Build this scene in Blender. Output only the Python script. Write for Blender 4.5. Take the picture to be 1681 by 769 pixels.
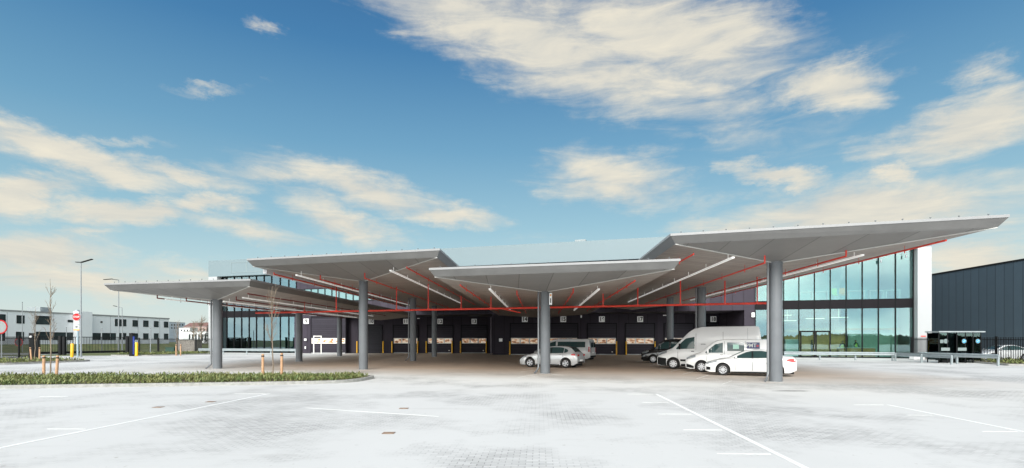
import bpy, bmesh, math, random
from mathutils import Vector, Matrix, noise as mnoise
random.seed(7)
R = math.radians
# ------------------------------------------------------------------ camera / world / sun
F, HC, HZ, CX = 850.0, 1.9, 558.0, 840.5
sc = bpy.context.scene
for o in list(bpy.data.objects): bpy.data.objects.remove(o)
cam_d = bpy.data.cameras.new('camera'); cam = bpy.data.objects.new('camera', cam_d)
sc.collection.objects.link(cam); sc.camera = cam
cam.location = (0, 0, HC); cam.rotation_euler = (R(90), 0, 0)
cam_d.sensor_width = 36; cam_d.lens = 36 * F / 1681; cam_d.shift_y = (HZ - 384.5) / 1681
cam_d.clip_end = 5000; cam_d.clip_start = .1
sc.view_settings.view_transform = 'Standard'; sc.view_settings.look = 'None'
sc.view_settings.exposure = 0.08; sc.view_settings.gamma = 1
sc.cycles.max_bounces = 8; sc.cycles.transparent_max_bounces = 12
SUN_EL, SUN_AZ = 26, 192            # azimuth measured clockwise from the viewing direction
sun_d = bpy.data.lights.new('sun', 'SUN'); sun = bpy.data.objects.new('sun', sun_d)
sc.collection.objects.link(sun)
sun_d.energy = 2.7; sun_d.angle = R(24); sun_d.color = (1, .965, .91)
sd = Vector((math.sin(R(SUN_AZ)) * math.cos(R(SUN_EL)), math.cos(R(SUN_AZ)) * math.cos(R(SUN_EL)), math.sin(R(SUN_EL))))
sun.rotation_euler = sd.to_track_quat('Z', 'Y').to_euler()

def dirpx(x, y):
    u, v = (x - CX) / F, (HZ - y) / F
    return math.atan2(u, 1), math.atan2(v, math.hypot(u, 1))
def make_world():
    w = bpy.data.worlds.new('World'); sc.world = w; w.use_nodes = True
    nt = w.node_tree; N, L = nt.nodes, nt.links; N.clear()
    out = N.new('ShaderNodeOutputWorld'); bg = N.new('ShaderNodeBackground'); L.new(bg.outputs[0], out.inputs[0])
    bg.inputs[1].default_value = .10
    def M(op, a, b=None, c=None, clamp=False):
        n = N.new('ShaderNodeMath'); n.operation = op; n.use_clamp = clamp
        for i, v in enumerate((a, b, c)):
            if v is None: continue
            if isinstance(v, (int, float)): n.inputs[i].default_value = v
            else: L.new(v, n.inputs[i])
        return n.outputs[0]
    sky = N.new('ShaderNodeTexSky'); sky.sky_type = 'NISHITA'; sky.sun_disc = False
    sky.sun_elevation = R(SUN_EL); sky.sun_rotation = R(SUN_AZ)
    sky.air_density = 1.5; sky.dust_density = .6; sky.ozone_density = 2.2
    tc = N.new('ShaderNodeTexCoord'); sp = N.new('ShaderNodeSeparateXYZ'); L.new(tc.outputs['Generated'], sp.inputs[0])
    az = M('ARCTAN2', sp.outputs[0], sp.outputs[1]); el = M('ARCSINE', sp.outputs[2])
    cb = N.new('ShaderNodeCombineXYZ'); L.new(az, cb.inputs[0]); L.new(el, cb.inputs[1])
    # warp the sky coordinates so that cloud edges break up
    mp = N.new('ShaderNodeMapping'); L.new(cb.outputs[0], mp.inputs[0]); mp.inputs['Scale'].default_value = (1, 1.9, 1); mp.inputs['Rotation'].default_value = (0, 0, R(10))
    nw = N.new('ShaderNodeTexNoise'); L.new(mp.outputs[0], nw.inputs['Vector']); nw.inputs['Scale'].default_value = 7; nw.inputs['Detail'].default_value = 6; nw.inputs['Roughness'].default_value = .68
    v1 = N.new('ShaderNodeVectorMath'); v1.operation = 'SUBTRACT'; L.new(nw.outputs['Color'], v1.inputs[0]); v1.inputs[1].default_value = (.5, .5, .5)
    v2 = N.new('ShaderNodeVectorMath'); v2.operation = 'MULTIPLY'; L.new(v1.outputs[0], v2.inputs[0]); v2.inputs[1].default_value = (.17, .085, 0)
    v3 = N.new('ShaderNodeVectorMath'); v3.operation = 'ADD'; L.new(cb.outputs[0], v3.inputs[0]); L.new(v2.outputs[0], v3.inputs[1])
    co = v3.outputs[0]
    # x, y, half length, half height, tilt (deg, clockwise in picture terms), strength
    blobs = [(760,30,200,60,18,1.0),(900,75,230,80,16,1.1),(1080,60,230,75,8,1.15),(1190,50,130,60,10,1.0),(1010,130,190,60,14,.95),(1150,160,150,40,10,.65),
             (1365,140,95,42,0,1.15),(1590,205,160,46,-20,1.15),(1500,235,110,22,-6,.8),(1640,120,80,24,4,.6),
             (1010,290,120,40,8,1.0),(1000,315,120,28,4,.85),(1180,200,260,50,8,.42),(1250,100,200,50,6,.45),(1040,262,90,20,-8,.5),(1280,285,105,20,8,1.05),(1480,285,42,17,-14,1.0),(1160,225,70,12,4,.4),
             (1400,350,280,50,-4,1.2),(1500,330,160,30,2,.8),(1230,372,140,26,-6,.95),(1640,380,100,50,0,.5),
             (110,250,190,26,17,1.2),(300,283,120,18,12,.9),(20,230,90,30,18,.7),(600,310,170,28,14,1.0),(735,350,95,19,5,1.0),(470,292,140,18,8,.7),
             (40,315,110,32,-10,1.15),(220,345,125,24,0,1.25),(345,335,70,18,2,1.0),(560,360,100,27,22,1.0),(400,375,140,17,10,.75),(130,377,100,10,2,.65),
             (60,415,150,36,2,1.2),(432,48,34,12,25,.55),(345,148,85,9,-2,.42),(200,225,120,8,4,.35),(130,458,260,26,2,.95),(330,445,220,18,3,.6),(1620,470,150,26,0,.8),
             (1600,425,150,36,4,.95),(900,395,170,16,0,.18),(680,385,70,12,10,.25)]
    acc = None
    for (x, y, a, b, t, s) in blobs:
        c = dirpx(x, y); ct, st = math.cos(R(t)), math.sin(R(t))
        pa = dirpx(x + a * ct * .5, y + a * st * .5); pb = dirpx(x + b * st * .5, y - b * ct * .5)
        va = ((pa[0] - c[0]) * 2, (pa[1] - c[1]) * 2); vb = ((pb[0] - c[0]) * 2, (pb[1] - c[1]) * 2)
        m = N.new('ShaderNodeMapping'); m.vector_type = 'TEXTURE'; L.new(co, m.inputs[0])
        m.inputs['Location'].default_value = (c[0], c[1], 0); m.inputs['Rotation'].default_value = (0, 0, math.atan2(va[1], va[0]))
        m.inputs['Scale'].default_value = (math.hypot(*va) * 1.45, math.hypot(*vb) * 1.6, 1)
        ln = N.new('ShaderNodeVectorMath'); ln.operation = 'LENGTH'; L.new(m.outputs[0], ln.inputs[0])
        g = M('MULTIPLY', M('SUBTRACT', 1, ln.outputs['Value'], clamp=True), s)
        acc = g if acc is None else M('MAXIMUM', acc, g)
    # uneven edge of the added overcast behind the camera (it shows in the glass)
    nb = N.new('ShaderNodeTexNoise'); L.new(cb.outputs[0], nb.inputs['Vector']); nb.inputs['Scale'].default_value = 3; nb.inputs['Detail'].default_value = 5
    # wisps: stretched noise
    mq = N.new('ShaderNodeMapping'); L.new(cb.outputs[0], mq.inputs[0]); mq.inputs['Scale'].default_value = (.7, 3.4, 1); mq.inputs['Rotation'].default_value = (0, 0, R(14))
    nf = N.new('ShaderNodeTexNoise'); L.new(mq.outputs[0], nf.inputs['Vector']); nf.inputs['Scale'].default_value = 9; nf.inputs['Detail'].default_value = 9; nf.inputs['Roughness'].default_value = .62; nf.inputs['Distortion'].default_value = .5
    d = M('ADD', M('MULTIPLY', acc, 1.5), M('MULTIPLY', M('SUBTRACT', nf.outputs['Fac'], .5), 1.7))
    mr = N.new('ShaderNodeMapRange'); mr.interpolation_type = 'SMOOTHSTEP'; L.new(d, mr.inputs[0])
    mr.inputs[1].default_value = .10; mr.inputs[2].default_value = 1.38
    gate = N.new('ShaderNodeMapRange'); L.new(acc, gate.inputs[0]); gate.inputs[1].default_value = 0; gate.inputs[2].default_value = .22
    dens = M('MULTIPLY', M('MULTIPLY', mr.outputs[0], gate.outputs[0]), .95)
    # the sky itself: physical sky, graded a little, paler towards the horizon
    e = N.new('ShaderNodeMapRange'); L.new(el, e.inputs[0]); e.inputs[1].default_value = 0; e.inputs[2].default_value = R(36)
    rp = N.new('ShaderNodeValToRGB'); L.new(e.outputs[0], rp.inputs[0]); cr = rp.color_ramp
    cr.elements[0].position = 0; cr.elements[0].color = (.70, .78, .78, 1)
    cr.elements[1].position = 1; cr.elements[1].color = (.022, .13, .33, 1)
    for p_, c_ in ((.14, (.53, .71, .75)), (.34, (.30, .53, .65)), (.55, (.145, .36, .55)), (.8, (.045, .20, .42))):
        q = cr.elements.new(p_); q.color = (*c_, 1)
    mx = N.new('ShaderNodeMix'); mx.data_type = 'RGBA'; mx.inputs['Factor'].default_value = .82
    gs = N.new('ShaderNodeVectorMath'); gs.operation = 'SCALE'; L.new(rp.outputs[0], gs.inputs[0]); gs.inputs['Scale'].default_value = 10
    L.new(sky.outputs[0], mx.inputs['A']); L.new(gs.outputs[0], mx.inputs['B'])
    # cloud colour: cream where thick, greyer in the thin parts
    cc = N.new('ShaderNodeMix'); cc.data_type = 'RGBA'; L.new(nf.outputs['Fac'], cc.inputs['Factor'])
    cc.inputs['A'].default_value = (4.6, 5.0, 5.2, 1); cc.inputs['B'].default_value = (9.9, 8.9, 6.9, 1)
    m2 = N.new('ShaderNodeMix'); m2.data_type = 'RGBA'; L.new(dens, m2.inputs['Factor']); L.new(mx.outputs['Result'], m2.inputs['A']); L.new(cc.outputs['Result'], m2.inputs['B'])
    # bright overcast added on the sun's side as frontal fill (it also shows in the office glass)
    sv = N.new('ShaderNodeVectorMath'); sv.operation = 'DOT_PRODUCT'; L.new(tc.outputs['Generated'], sv.inputs[0]); sv.inputs[1].default_value = tuple(Vector((sd.x, sd.y, .16)).normalized())
    ov = N.new('ShaderNodeMapRange'); ov.interpolation_type = 'SMOOTHSTEP'; L.new(M('ADD', sv.outputs['Value'], M('MULTIPLY', M('SUBTRACT', nb.outputs['Fac'], .5), .35)), ov.inputs[0]); ov.inputs[1].default_value = .05; ov.inputs[2].default_value = .55
    m3 = N.new('ShaderNodeMix'); m3.data_type = 'RGBA'; L.new(ov.outputs[0], m3.inputs['Factor']); L.new(m2.outputs['Result'], m3.inputs['A']); 
    oc = N.new('ShaderNodeTexNoise'); L.new(mp.outputs[0], oc.inputs['Vector']); oc.inputs['Scale'].default_value = 3.5; oc.inputs['Detail'].default_value = 5
    ocr = N.new('ShaderNodeMapRange'); L.new(oc.outputs['Fac'], ocr.inputs[0]); ocr.inputs[1].default_value = .38; ocr.inputs[2].default_value = .62
    ocm = N.new('ShaderNodeMix'); ocm.data_type = 'RGBA'; L.new(ocr.outputs[0], ocm.inputs['Factor']); ocm.inputs['A'].default_value = (17, 20, 22, 1); ocm.inputs['B'].default_value = (43, 41, 37.5, 1); L.new(ocm.outputs['Result'], m3.inputs['B'])
    L.new(m3.outputs['Result'], bg.inputs[0])
make_world()

# ------------------------------------------------------------------ helpers
def gp(x, y):                       # a point of the flat ground, seen at this pixel of the photograph
    z = F * HC / (y - HZ); return ((x - CX) / F * z, z)
def at(x, Y): return (x - CX) / F * Y
def hgt(y, Y): return HC + (HZ - y) * Y / F
MATS = {}
def mat(name, col, rough=.6, metal=0, var=0.0, vscale=3.0, bump=0, coat=0, emit=0, spec=.5):
    if name in MATS: return MATS[name]
    m = bpy.data.materials.new(name); m.use_nodes = True; nt = m.node_tree; b = nt.nodes['Principled BSDF']
    b.inputs['Base Color'].default_value = (*col, 1); b.inputs['Roughness'].default_value = rough; b.inputs['Metallic'].default_value = metal
    b.inputs['Specular IOR Level'].default_value = spec
    if coat: b.inputs['Coat Weight'].default_value = coat; b.inputs['Coat Roughness'].default_value = .04
    if emit: b.inputs['Emission Color'].default_value = (*col, 1); b.inputs['Emission Strength'].default_value = emit
    tc = nt.nodes.new('ShaderNodeTexCoord'); n = nt.nodes.new('ShaderNodeTexNoise'); n.inputs['Scale'].default_value = vscale; n.inputs['Detail'].default_value = 6; n.inputs['Roughness'].default_value = .65
    nt.links.new(tc.outputs['Object'], n.inputs['Vector'])
    if var:
        r = nt.nodes.new('ShaderNodeMix'); r.data_type = 'RGBA'; mr = nt.nodes.new('ShaderNodeMapRange'); mr.inputs[1].default_value = .3; mr.inputs[2].default_value = .7
        nt.links.new(n.outputs['Fac'], mr.inputs[0]); nt.links.new(mr.outputs[0], r.inputs['Factor'])
        r.inputs['A'].default_value = (*[c * (1 - var) for c in col], 1); r.inputs['B'].default_value = (*[min(1, c * (1 + var)) for c in col], 1)
        nt.links.new(r.outputs['Result'], b.inputs['Base Color'])
    if bump:
        bp = nt.nodes.new('ShaderNodeBump'); bp.inputs['Strength'].default_value = bump; bp.inputs['Distance'].default_value = .02
        nt.links.new(n.outputs['Fac'], bp.inputs['Height']); nt.links.new(bp.outputs[0], b.inputs['Normal'])
    MATS[name] = m; return m
def stripes(name, col, dark, axis, pitch, width=.06, rough=.6, var=.12, metal=0, bumpd=.03, world=False):
    """cladding / planks: a groove every `pitch` metres along the axis, each board a little different"""
    m = bpy.data.materials.new(name); m.use_nodes = True; nt = m.node_tree; N, L = nt.nodes, nt.links; b = N['Principled BSDF']
    b.inputs['Roughness'].default_value = rough; b.inputs['Metallic'].default_value = metal; b.inputs['Specular IOR Level'].default_value = .15 if max(col) < .1 else .4
    tc = N.new('ShaderNodeTexCoord'); sp = N.new('ShaderNodeSeparateXYZ')
    L.new(tc.outputs['Object'], sp.inputs[0])
    d = N.new('ShaderNodeMath'); d.operation = 'DIVIDE'; L.new(sp.outputs[axis], d.inputs[0]); d.inputs[1].default_value = pitch
    fr = N.new('ShaderNodeMath'); fr.operation = 'FRACT'; L.new(d.outputs[0], fr.inputs[0])
    fl = N.new('ShaderNodeMath'); fl.operation = 'FLOOR'; L.new(d.outputs[0], fl.inputs[0])
    wn = N.new('ShaderNodeTexWhiteNoise'); wn.noise_dimensions = '1D'; L.new(fl.outputs[0], wn.inputs['W'])
    lt = N.new('ShaderNodeMath'); lt.operation = 'LESS_THAN'; L.new(fr.outputs[0], lt.inputs[0]); lt.inputs[1].default_value = width
    nz = N.new('ShaderNodeTexNoise'); nz.inputs['Scale'].default_value = 1.3; nz.inputs['Detail'].default_value = 7; L.new(tc.outputs['Object'], nz.inputs['Vector'])
    ad = N.new('ShaderNodeMath'); ad.operation = 'ADD'; L.new(wn.outputs['Value'], ad.inputs[0]); L.new(nz.outputs['Fac'], ad.inputs[1])
    mr = N.new('ShaderNodeMapRange'); L.new(ad.outputs[0], mr.inputs[0]); mr.inputs[1].default_value = .2; mr.inputs[2].default_value = 1.7
    mx = N.new('ShaderNodeMix'); mx.data_type = 'RGBA'; L.new(mr.outputs[0], mx.inputs['Factor'])
    mx.inputs['A'].default_value = (*[c * (1 - var) for c in col], 1); mx.inputs['B'].default_value = (*[c * (1 + var) for c in col], 1)
    m2 = N.new('ShaderNodeMix'); m2.data_type = 'RGBA'; L.new(lt.outputs[0], m2.inputs['Factor']); L.new(mx.outputs['Result'], m2.inputs['A']); m2.inputs['B'].default_value = (*dark, 1)
    L.new(m2.outputs['Result'], b.inputs['Base Color'])
    bp = N.new('ShaderNodeBump'); bp.inputs['Distance'].default_value = bumpd; bp.inputs['Strength'].default_value = .6; bp.invert = True
    L.new(lt.outputs[0], bp.inputs['Height']); L.new(bp.outputs[0], b.inputs['Normal'])
    MATS[name] = m; return m
def glassmat(name, tint, refl, gloss=.42, rough=.01):
    m = bpy.data.materials.new(name); m.use_nodes = True; nt = m.node_tree; N, L = nt.nodes, nt.links; N.clear()
    o = N.new('ShaderNodeOutputMaterial'); mx = N.new('ShaderNodeMixShader'); t = N.new('ShaderNodeBsdfTransparent'); g = N.new('ShaderNodeBsdfGlossy')
    t.inputs[0].default_value = (*tint, 1); g.inputs[0].default_value = (*refl, 1); g.inputs['Roughness'].default_value = rough
    lw = N.new('ShaderNodeLayerWeight'); lw.inputs[0].default_value = .35
    mr = N.new('ShaderNodeMapRange'); L.new(lw.outputs['Fresnel'], mr.inputs[0]); mr.inputs[3].default_value = gloss; mr.inputs[4].default_value = 1
    tc = N.new('ShaderNodeTexCoord'); nz = N.new('ShaderNodeTexNoise'); nz.inputs['Scale'].default_value = .55; nz.inputs['Detail'].default_value = 1; L.new(tc.outputs['Object'], nz.inputs['Vector'])
    bp = N.new('ShaderNodeBump'); bp.inputs['Strength'].default_value = .05; bp.inputs['Distance'].default_value = .03; L.new(nz.outputs['Fac'], bp.inputs['Height']); L.new(bp.outputs[0], g.inputs['Normal'])
    L.new(mr.outputs[0], mx.inputs[0]); L.new(t.outputs[0], mx.inputs[1]); L.new(g.outputs[0], mx.inputs[2]); L.new(mx.outputs[0], o.inputs[0])
    MATS[name] = m; return m

class MB:
    def __init__(s): s.v = []; s.f = []
    def add(s, vs, fs):
        n = len(s.v); s.v += [tuple(v) for v in vs]; s.f += [tuple(i + n for i in f) for f in fs]; return s
    def box(s, x0, x1, y0, y1, z0, z1):
        x0, x1 = min(x0, x1), max(x0, x1); y0, y1 = min(y0, y1), max(y0, y1); z0, z1 = min(z0, z1), max(z0, z1)
        return s.add([(x0,y0,z0),(x1,y0,z0),(x1,y1,z0),(x0,y1,z0),(x0,y0,z1),(x1,y0,z1),(x1,y1,z1),(x0,y1,z1)],
                     [(0,3,2,1),(4,5,6,7),(0,1,5,4),(1,2,6,5),(2,3,7,6),(3,0,4,7)])
    def prism(s, pts, z0, z1):      # plan polygon, counter-clockwise
        n = len(pts)
        return s.add([(x,y,z0) for x,y in pts] + [(x,y,z1) for x,y in pts],
                     [tuple(range(n))[::-1], tuple(range(n, 2*n))] + [(i, (i+1)%n, n+(i+1)%n, n+i) for i in range(n)])
    def tube(s, pts, r, n=8, r1=None, caps=True):
        pts = [Vector(p) for p in pts]; k = len(pts); base = len(s.v); up = None
        for i, p in enumerate(pts):
            t = (pts[min(i+1,k-1)] - pts[max(i-1,0)]).normalized()
            a = (Vector((0,0,1)) if abs(t.z) < .9 else Vector((1,0,0))) if up is None else up
            a = (a - t * a.dot(t)).normalized(); up = a; b = t.cross(a)
            rr = r if r1 is None else r + (r1 - r) * i / (k - 1)
            s.v += [tuple(p + (a * math.cos(2*math.pi*j/n) + b * math.sin(2*math.pi*j/n)) * rr) for j in range(n)]
        for i in range(k - 1):
            for j in range(n):
                s.f.append((base+i*n+j, base+i*n+(j+1)%n, base+(i+1)*n+(j+1)%n, base+(i+1)*n+j))
        if caps: s.f.append(tuple(base+j for j in range(n))[::-1]); s.f.append(tuple(base+(k-1)*n+j for j in range(n)))
        return s
    def lathe(s, prof, n=24, axis='z', c=(0,0,0)):    # prof: (radius, height)
        base = len(s.v)
        for r, h in prof:
            for j in range(n):
                a = 2*math.pi*j/n
                p = (r*math.cos(a), r*math.sin(a), h) if axis == 'z' else (r*math.cos(a), h, r*math.sin(a))
                s.v.append((p[0]+c[0], p[1]+c[1], p[2]+c[2]))
        for i in range(len(prof)-1):
            for j in range(n):
                q = (base+i*n+j, base+i*n+(j+1)%n, base+(i+1)*n+(j+1)%n, base+(i+1)*n+j)
                s.f.append(q if axis == 'z' else q[::-1])
        return s
    def bar(s, a, b, w, h):         # box section between two points
        a, b = Vector(a), Vector(b); t = (b-a).normalized(); up = Vector((0,0,1)) if abs(t.z) < .95 else Vector((0,1,0))
        sd_ = t.cross(up).normalized(); u = sd_.cross(t)
        vs = [p + sd_*i*w/2 + u*j*h/2 for p in (a, b) for i, j in ((-1,-1),(1,-1),(1,1),(-1,1))]
        return s.add(vs, [(0,1,2,3),(7,6,5,4),(0,4,5,1),(1,5,6,2),(2,6,7,3),(3,7,4,0)])
    def build(s, name, material, parent=None, world=False, smooth=False, bevel=0, loc=None):
        me = bpy.data.meshes.new(name)
        vs = s.v
        if world and parent is not None:
            inv = fullmat(parent).inverted(); vs = [tuple(inv @ Vector(v)) for v in vs]
        me.from_pydata(vs, [], s.f); me.update()
        bm = bmesh.new(); bm.from_mesh(me); bmesh.ops.recalc_face_normals(bm, faces=bm.faces); bm.to_mesh(me); bm.free()
        if material: me.materials.append(material)
        if smooth:
            me.shade_smooth(); me.set_sharp_from_angle(angle=R(38))
        o = bpy.data.objects.new(name, me); sc.collection.objects.link(o)
        if parent is not None: o.parent = parent
        if loc: o.location = loc
        if bevel:
            b = o.modifiers.new('bevel', 'BEVEL'); b.width = bevel; b.segments = 2; b.limit_method = 'ANGLE'
        return o
def fullmat(o):
    m = o.matrix_basis.copy()
    while o.parent is not None: o = o.parent; m = o.matrix_basis @ m
    return m
def tag(o, label=None, cat=None, group=None, kind=None):
    if label: o['label'] = label
    if cat: o['category'] = cat
    if group: o['group'] = group
    if kind: o['kind'] = kind
    return o
def thing(name, label, cat, loc=(0,0,0), rz=0, group=None):
    o = bpy.data.objects.new(name, None); sc.collection.objects.link(o); o.location = loc; o.rotation_euler = (0,0,rz)
    o.empty_display_size = .3
    return tag(o, label, cat, group)
def copy_tree(o, parent=None):
    c = o.copy(); sc.collection.objects.link(c); c.parent = parent
    for ch in list(o.children): copy_tree(ch, c)
    return c
def text(name, body, size, material, parent, loc, rot, sx=1, ext=.004, bold=0):
    cu = bpy.data.curves.new(name, 'FONT'); cu.body = body; cu.size = size; cu.align_x = 'CENTER'; cu.align_y = 'CENTER'; cu.extrude = ext; cu.offset = bold
    tmp = bpy.data.objects.new('tmp', cu); sc.collection.objects.link(tmp); bpy.context.view_layer.update()
    me = bpy.data.meshes.new_from_object(tmp.evaluated_get(bpy.context.evaluated_depsgraph_get())); bpy.data.objects.remove(tmp)
    me.materials.clear(); me.materials.append(material); o = bpy.data.objects.new(name, me); sc.collection.objects.link(o); o.parent = parent
    o.location = loc; o.rotation_euler = rot; o.scale = (sx, 1, 1); return o

# ------------------------------------------------------------------ materials
white = mat('white render', (.80, .80, .80), .55, var=.04, vscale=.6)
facade_white = mat('pale facade panel', (.36, .375, .385), .5, var=.03, vscale=.3)
coldark = mat('column paint', (.125, .137, .15), .38, var=.10, vscale=1.5)
galv = mat('galvanised steel', (.31, .355, .37), .38, metal=.35, var=.15, vscale=4)
red = mat('red pipe paint', (.68, .045, .025), .4, var=.15, vscale=3)
darkred = mat('dull red pipe paint', (.20, .035, .028), .5, var=.1)
tubewhite = mat('pale tube with added glow', (.85, .85, .83), .4, emit=.28)  # canopy tubes are unlit; a slight glow is added to keep them pale
yellow = mat('yellow paint', (.80, .43, .012), .45, var=.08)
black = mat('black metal', (.010, .011, .012), .55, var=.2, spec=.15)
rubber = mat('rubber', (.012, .012, .013), .75)
plastic = mat('dark plastic', (.012, .013, .014), .6, var=.15, spec=.15)
wood = mat('stake wood', (.42, .25, .14), .75, var=.22, vscale=9)
kerbm = mat('kerb concrete', (.27, .27, .255), .8, var=.22, vscale=5, bump=.2)
pipegrey = mat('downpipe zinc', (.17, .18, .19), .4, metal=.3, var=.08)
wallp = stripes('dark facade cladding', (.041, .035, .048), (.010, .006, .007), 0, 1.15, .03, .55, .2, metal=.0)
doorm = stripes('dock door panel', (.031, .028, .038), (.009, .007, .008), 2, .30, .08, .42, .14, metal=.1)
shutm = stripes('roller shutter', (.028, .028, .035), (.007, .007, .008), 2, .28, .30, .4, .1, metal=.2)
soffp = stripes('soffit boards', (.33, .295, .27), (.13, .115, .105), 1, .42, .07, .55, .14)
sofff = stripes('front soffit panel', (.215, .211, .205), (.08, .08, .08), 0, 1.55, .018, .5, .16)
fascm = mat('fascia metal', (.15, .15, .148), .42, metal=.15, var=.14, vscale=.8)
flash = mat('roof flashing', (.225, .23, .235), .4, var=.04)
roofm = mat('roof membrane', (.32, .33, .34), .8, var=.1)
glass_o = glassmat('office glass', (.80, .95, .91), (.50, .65, .68), .19)
glass_l = glassmat('side office glass', (.55, .76, .73), (.33, .44, .46), .36)
spandrel = mat('black spandrel glass', (.010, .009, .011), .35, var=.1, spec=.08)
mull = mat('black mullion', (.008, .009, .010), .5, spec=.1)
cardark = mat('car glass', (.030, .065, .066), .06, spec=.5)
carwhite = mat('white car paint', (.70, .71, .71), .28, coat=.7, var=.015)
carsilver = mat('pale silver car paint', (.60, .62, .63), .26, metal=.25, coat=.7)
carblack = mat('black car paint', (.010, .010, .012), .2, coat=.8)
rimm = mat('alloy rim', (.50, .51, .53), .3, metal=.6)
lampred = mat('tail lamp', (.50, .012, .012), .15, coat=.6)
lampclear = mat('head lamp', (.30, .33, .35), .08, coat=.9)
paintw = mat('road marking', (.68, .68, .665), .7, var=.10, vscale=8)
bark = mat('bark', (.19, .15, .11), .85, var=.35, vscale=12)

def ground_material():
    m = bpy.data.materials.new('concrete pavers'); m.use_nodes = True; nt = m.node_tree; N, L = nt.nodes, nt.links; b = N['Principled BSDF']
    tc = N.new('ShaderNodeTexCoord')
    mp = N.new('ShaderNodeMapping'); L.new(tc.outputs['Object'], mp.inputs[0]); mp.inputs['Rotation'].default_value = (0, 0, R(3))
    br = N.new('ShaderNodeTexBrick'); L.new(mp.outputs[0], br.inputs['Vector']); br.inputs['Scale'].default_value = 1
    br.inputs['Brick Width'].default_value = .21; br.inputs['Row Height'].default_value = .105; br.inputs['Mortar Size'].default_value = .008
    br.inputs['Color1'].default_value = (.37, .368, .362, 1); br.inputs['Color2'].default_value = (.52, .517, .508, 1); br.inputs['Mortar'].default_value = (.16, .16, .155, 1)
    br.inputs['Mortar Smooth'].default_value = .3; br.inputs['Bias'].default_value = 0
    def noise(s, d=5, r=.6, sc3=(1,1,1)):
        m_ = N.new('ShaderNodeMapping'); m_.inputs['Scale'].default_value = sc3; L.new(tc.outputs['Object'], m_.inputs[0])
        n = N.new('ShaderNodeTexNoise'); n.inputs['Scale'].default_value = s; n.inputs['Detail'].default_value = d; n.inputs['Roughness'].default_value = r; L.new(m_.outputs[0], n.inputs['Vector']); return n.outputs['Fac']
    def rng(x, a, b_, c=0, d=1):
        n = N.new('ShaderNodeMapRange'); L.new(x, n.inputs[0]); n.inputs[1].default_value = a; n.inputs[2].default_value = b_; n.inputs[3].default_value = c; n.inputs[4].default_value = d; return n.outputs[0]
    def mix(f, a, b_, mode='MIX'):
        n = N.new('ShaderNodeMix'); n.data_type = 'RGBA'; n.blend_type = mode
        for k, v in (('Factor', f), ('A', a), ('B', b_)):
            if isinstance(v, (int, float)): n.inputs[k].default_value = v
            elif isinstance(v, tuple): n.inputs[k].default_value = (*v, 1)
            else: L.new(v, n.inputs[k])
        return n.outputs['Result']
    patch = rng(noise(.22, 4), .46, .60)
    c = mix(patch, (.51, .508, .498), br.outputs['Color'])              # joints filled with sand in places
    c = mix(rng(noise(.12, 6, .7, (1, .35, 1)),   .35, .7, 0, .38), c, mix(.5, c, (.33, .328, .322)))
    # tyre dirt, streaks
    st = rng(noise(.5, 6, .7, (.35, 2.2, 1)), .58, .75, 0, .35); c = mix(st, c, (.28, .27, .255))
    sp_ = rng(noise(7, 3, .6), .66, .74, 0, .6); c = mix(sp_, c, (.25, .23, .20))
    # warm brown tone in the loading court below the roofs
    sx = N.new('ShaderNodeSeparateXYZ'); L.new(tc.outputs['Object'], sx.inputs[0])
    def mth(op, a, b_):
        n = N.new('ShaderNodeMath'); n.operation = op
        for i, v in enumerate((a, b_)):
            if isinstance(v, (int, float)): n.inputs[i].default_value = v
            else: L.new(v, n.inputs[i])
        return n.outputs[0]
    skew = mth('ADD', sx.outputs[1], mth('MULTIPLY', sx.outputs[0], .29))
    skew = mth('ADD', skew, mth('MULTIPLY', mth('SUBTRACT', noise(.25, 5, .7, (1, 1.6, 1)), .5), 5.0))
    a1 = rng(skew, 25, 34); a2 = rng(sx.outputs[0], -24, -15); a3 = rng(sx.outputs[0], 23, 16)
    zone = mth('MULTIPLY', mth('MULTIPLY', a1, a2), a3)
    brown_tone = mix(rng(noise(.45, 6, .7, (1, 2.5, 1)), .35, .65), (.56, .43, .32), (.46, .37, .29))
    c = mix(zone, c, brown_tone)
    # a long dark wet stain beside the near column
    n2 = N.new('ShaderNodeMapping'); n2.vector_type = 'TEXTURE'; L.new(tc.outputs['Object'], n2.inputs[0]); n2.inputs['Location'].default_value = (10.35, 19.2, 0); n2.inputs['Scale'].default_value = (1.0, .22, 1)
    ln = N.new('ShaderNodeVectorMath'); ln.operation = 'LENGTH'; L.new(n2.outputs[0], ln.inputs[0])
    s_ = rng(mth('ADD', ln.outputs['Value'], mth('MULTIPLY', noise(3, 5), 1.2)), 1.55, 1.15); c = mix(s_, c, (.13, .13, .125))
    L.new(c, b.inputs['Base Color']); b.inputs['Roughness'].default_value = .85
    bp = N.new('ShaderNodeBump'); bp.invert = True; bp.inputs['Distance'].default_value = .01
    L.new(mth('MULTIPLY', patch, .7), bp.inputs['Strength']); L.new(br.outputs['Fac'], bp.inputs['Height']); L.new(bp.outputs[0], b.inputs['Normal'])
    return m
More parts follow.
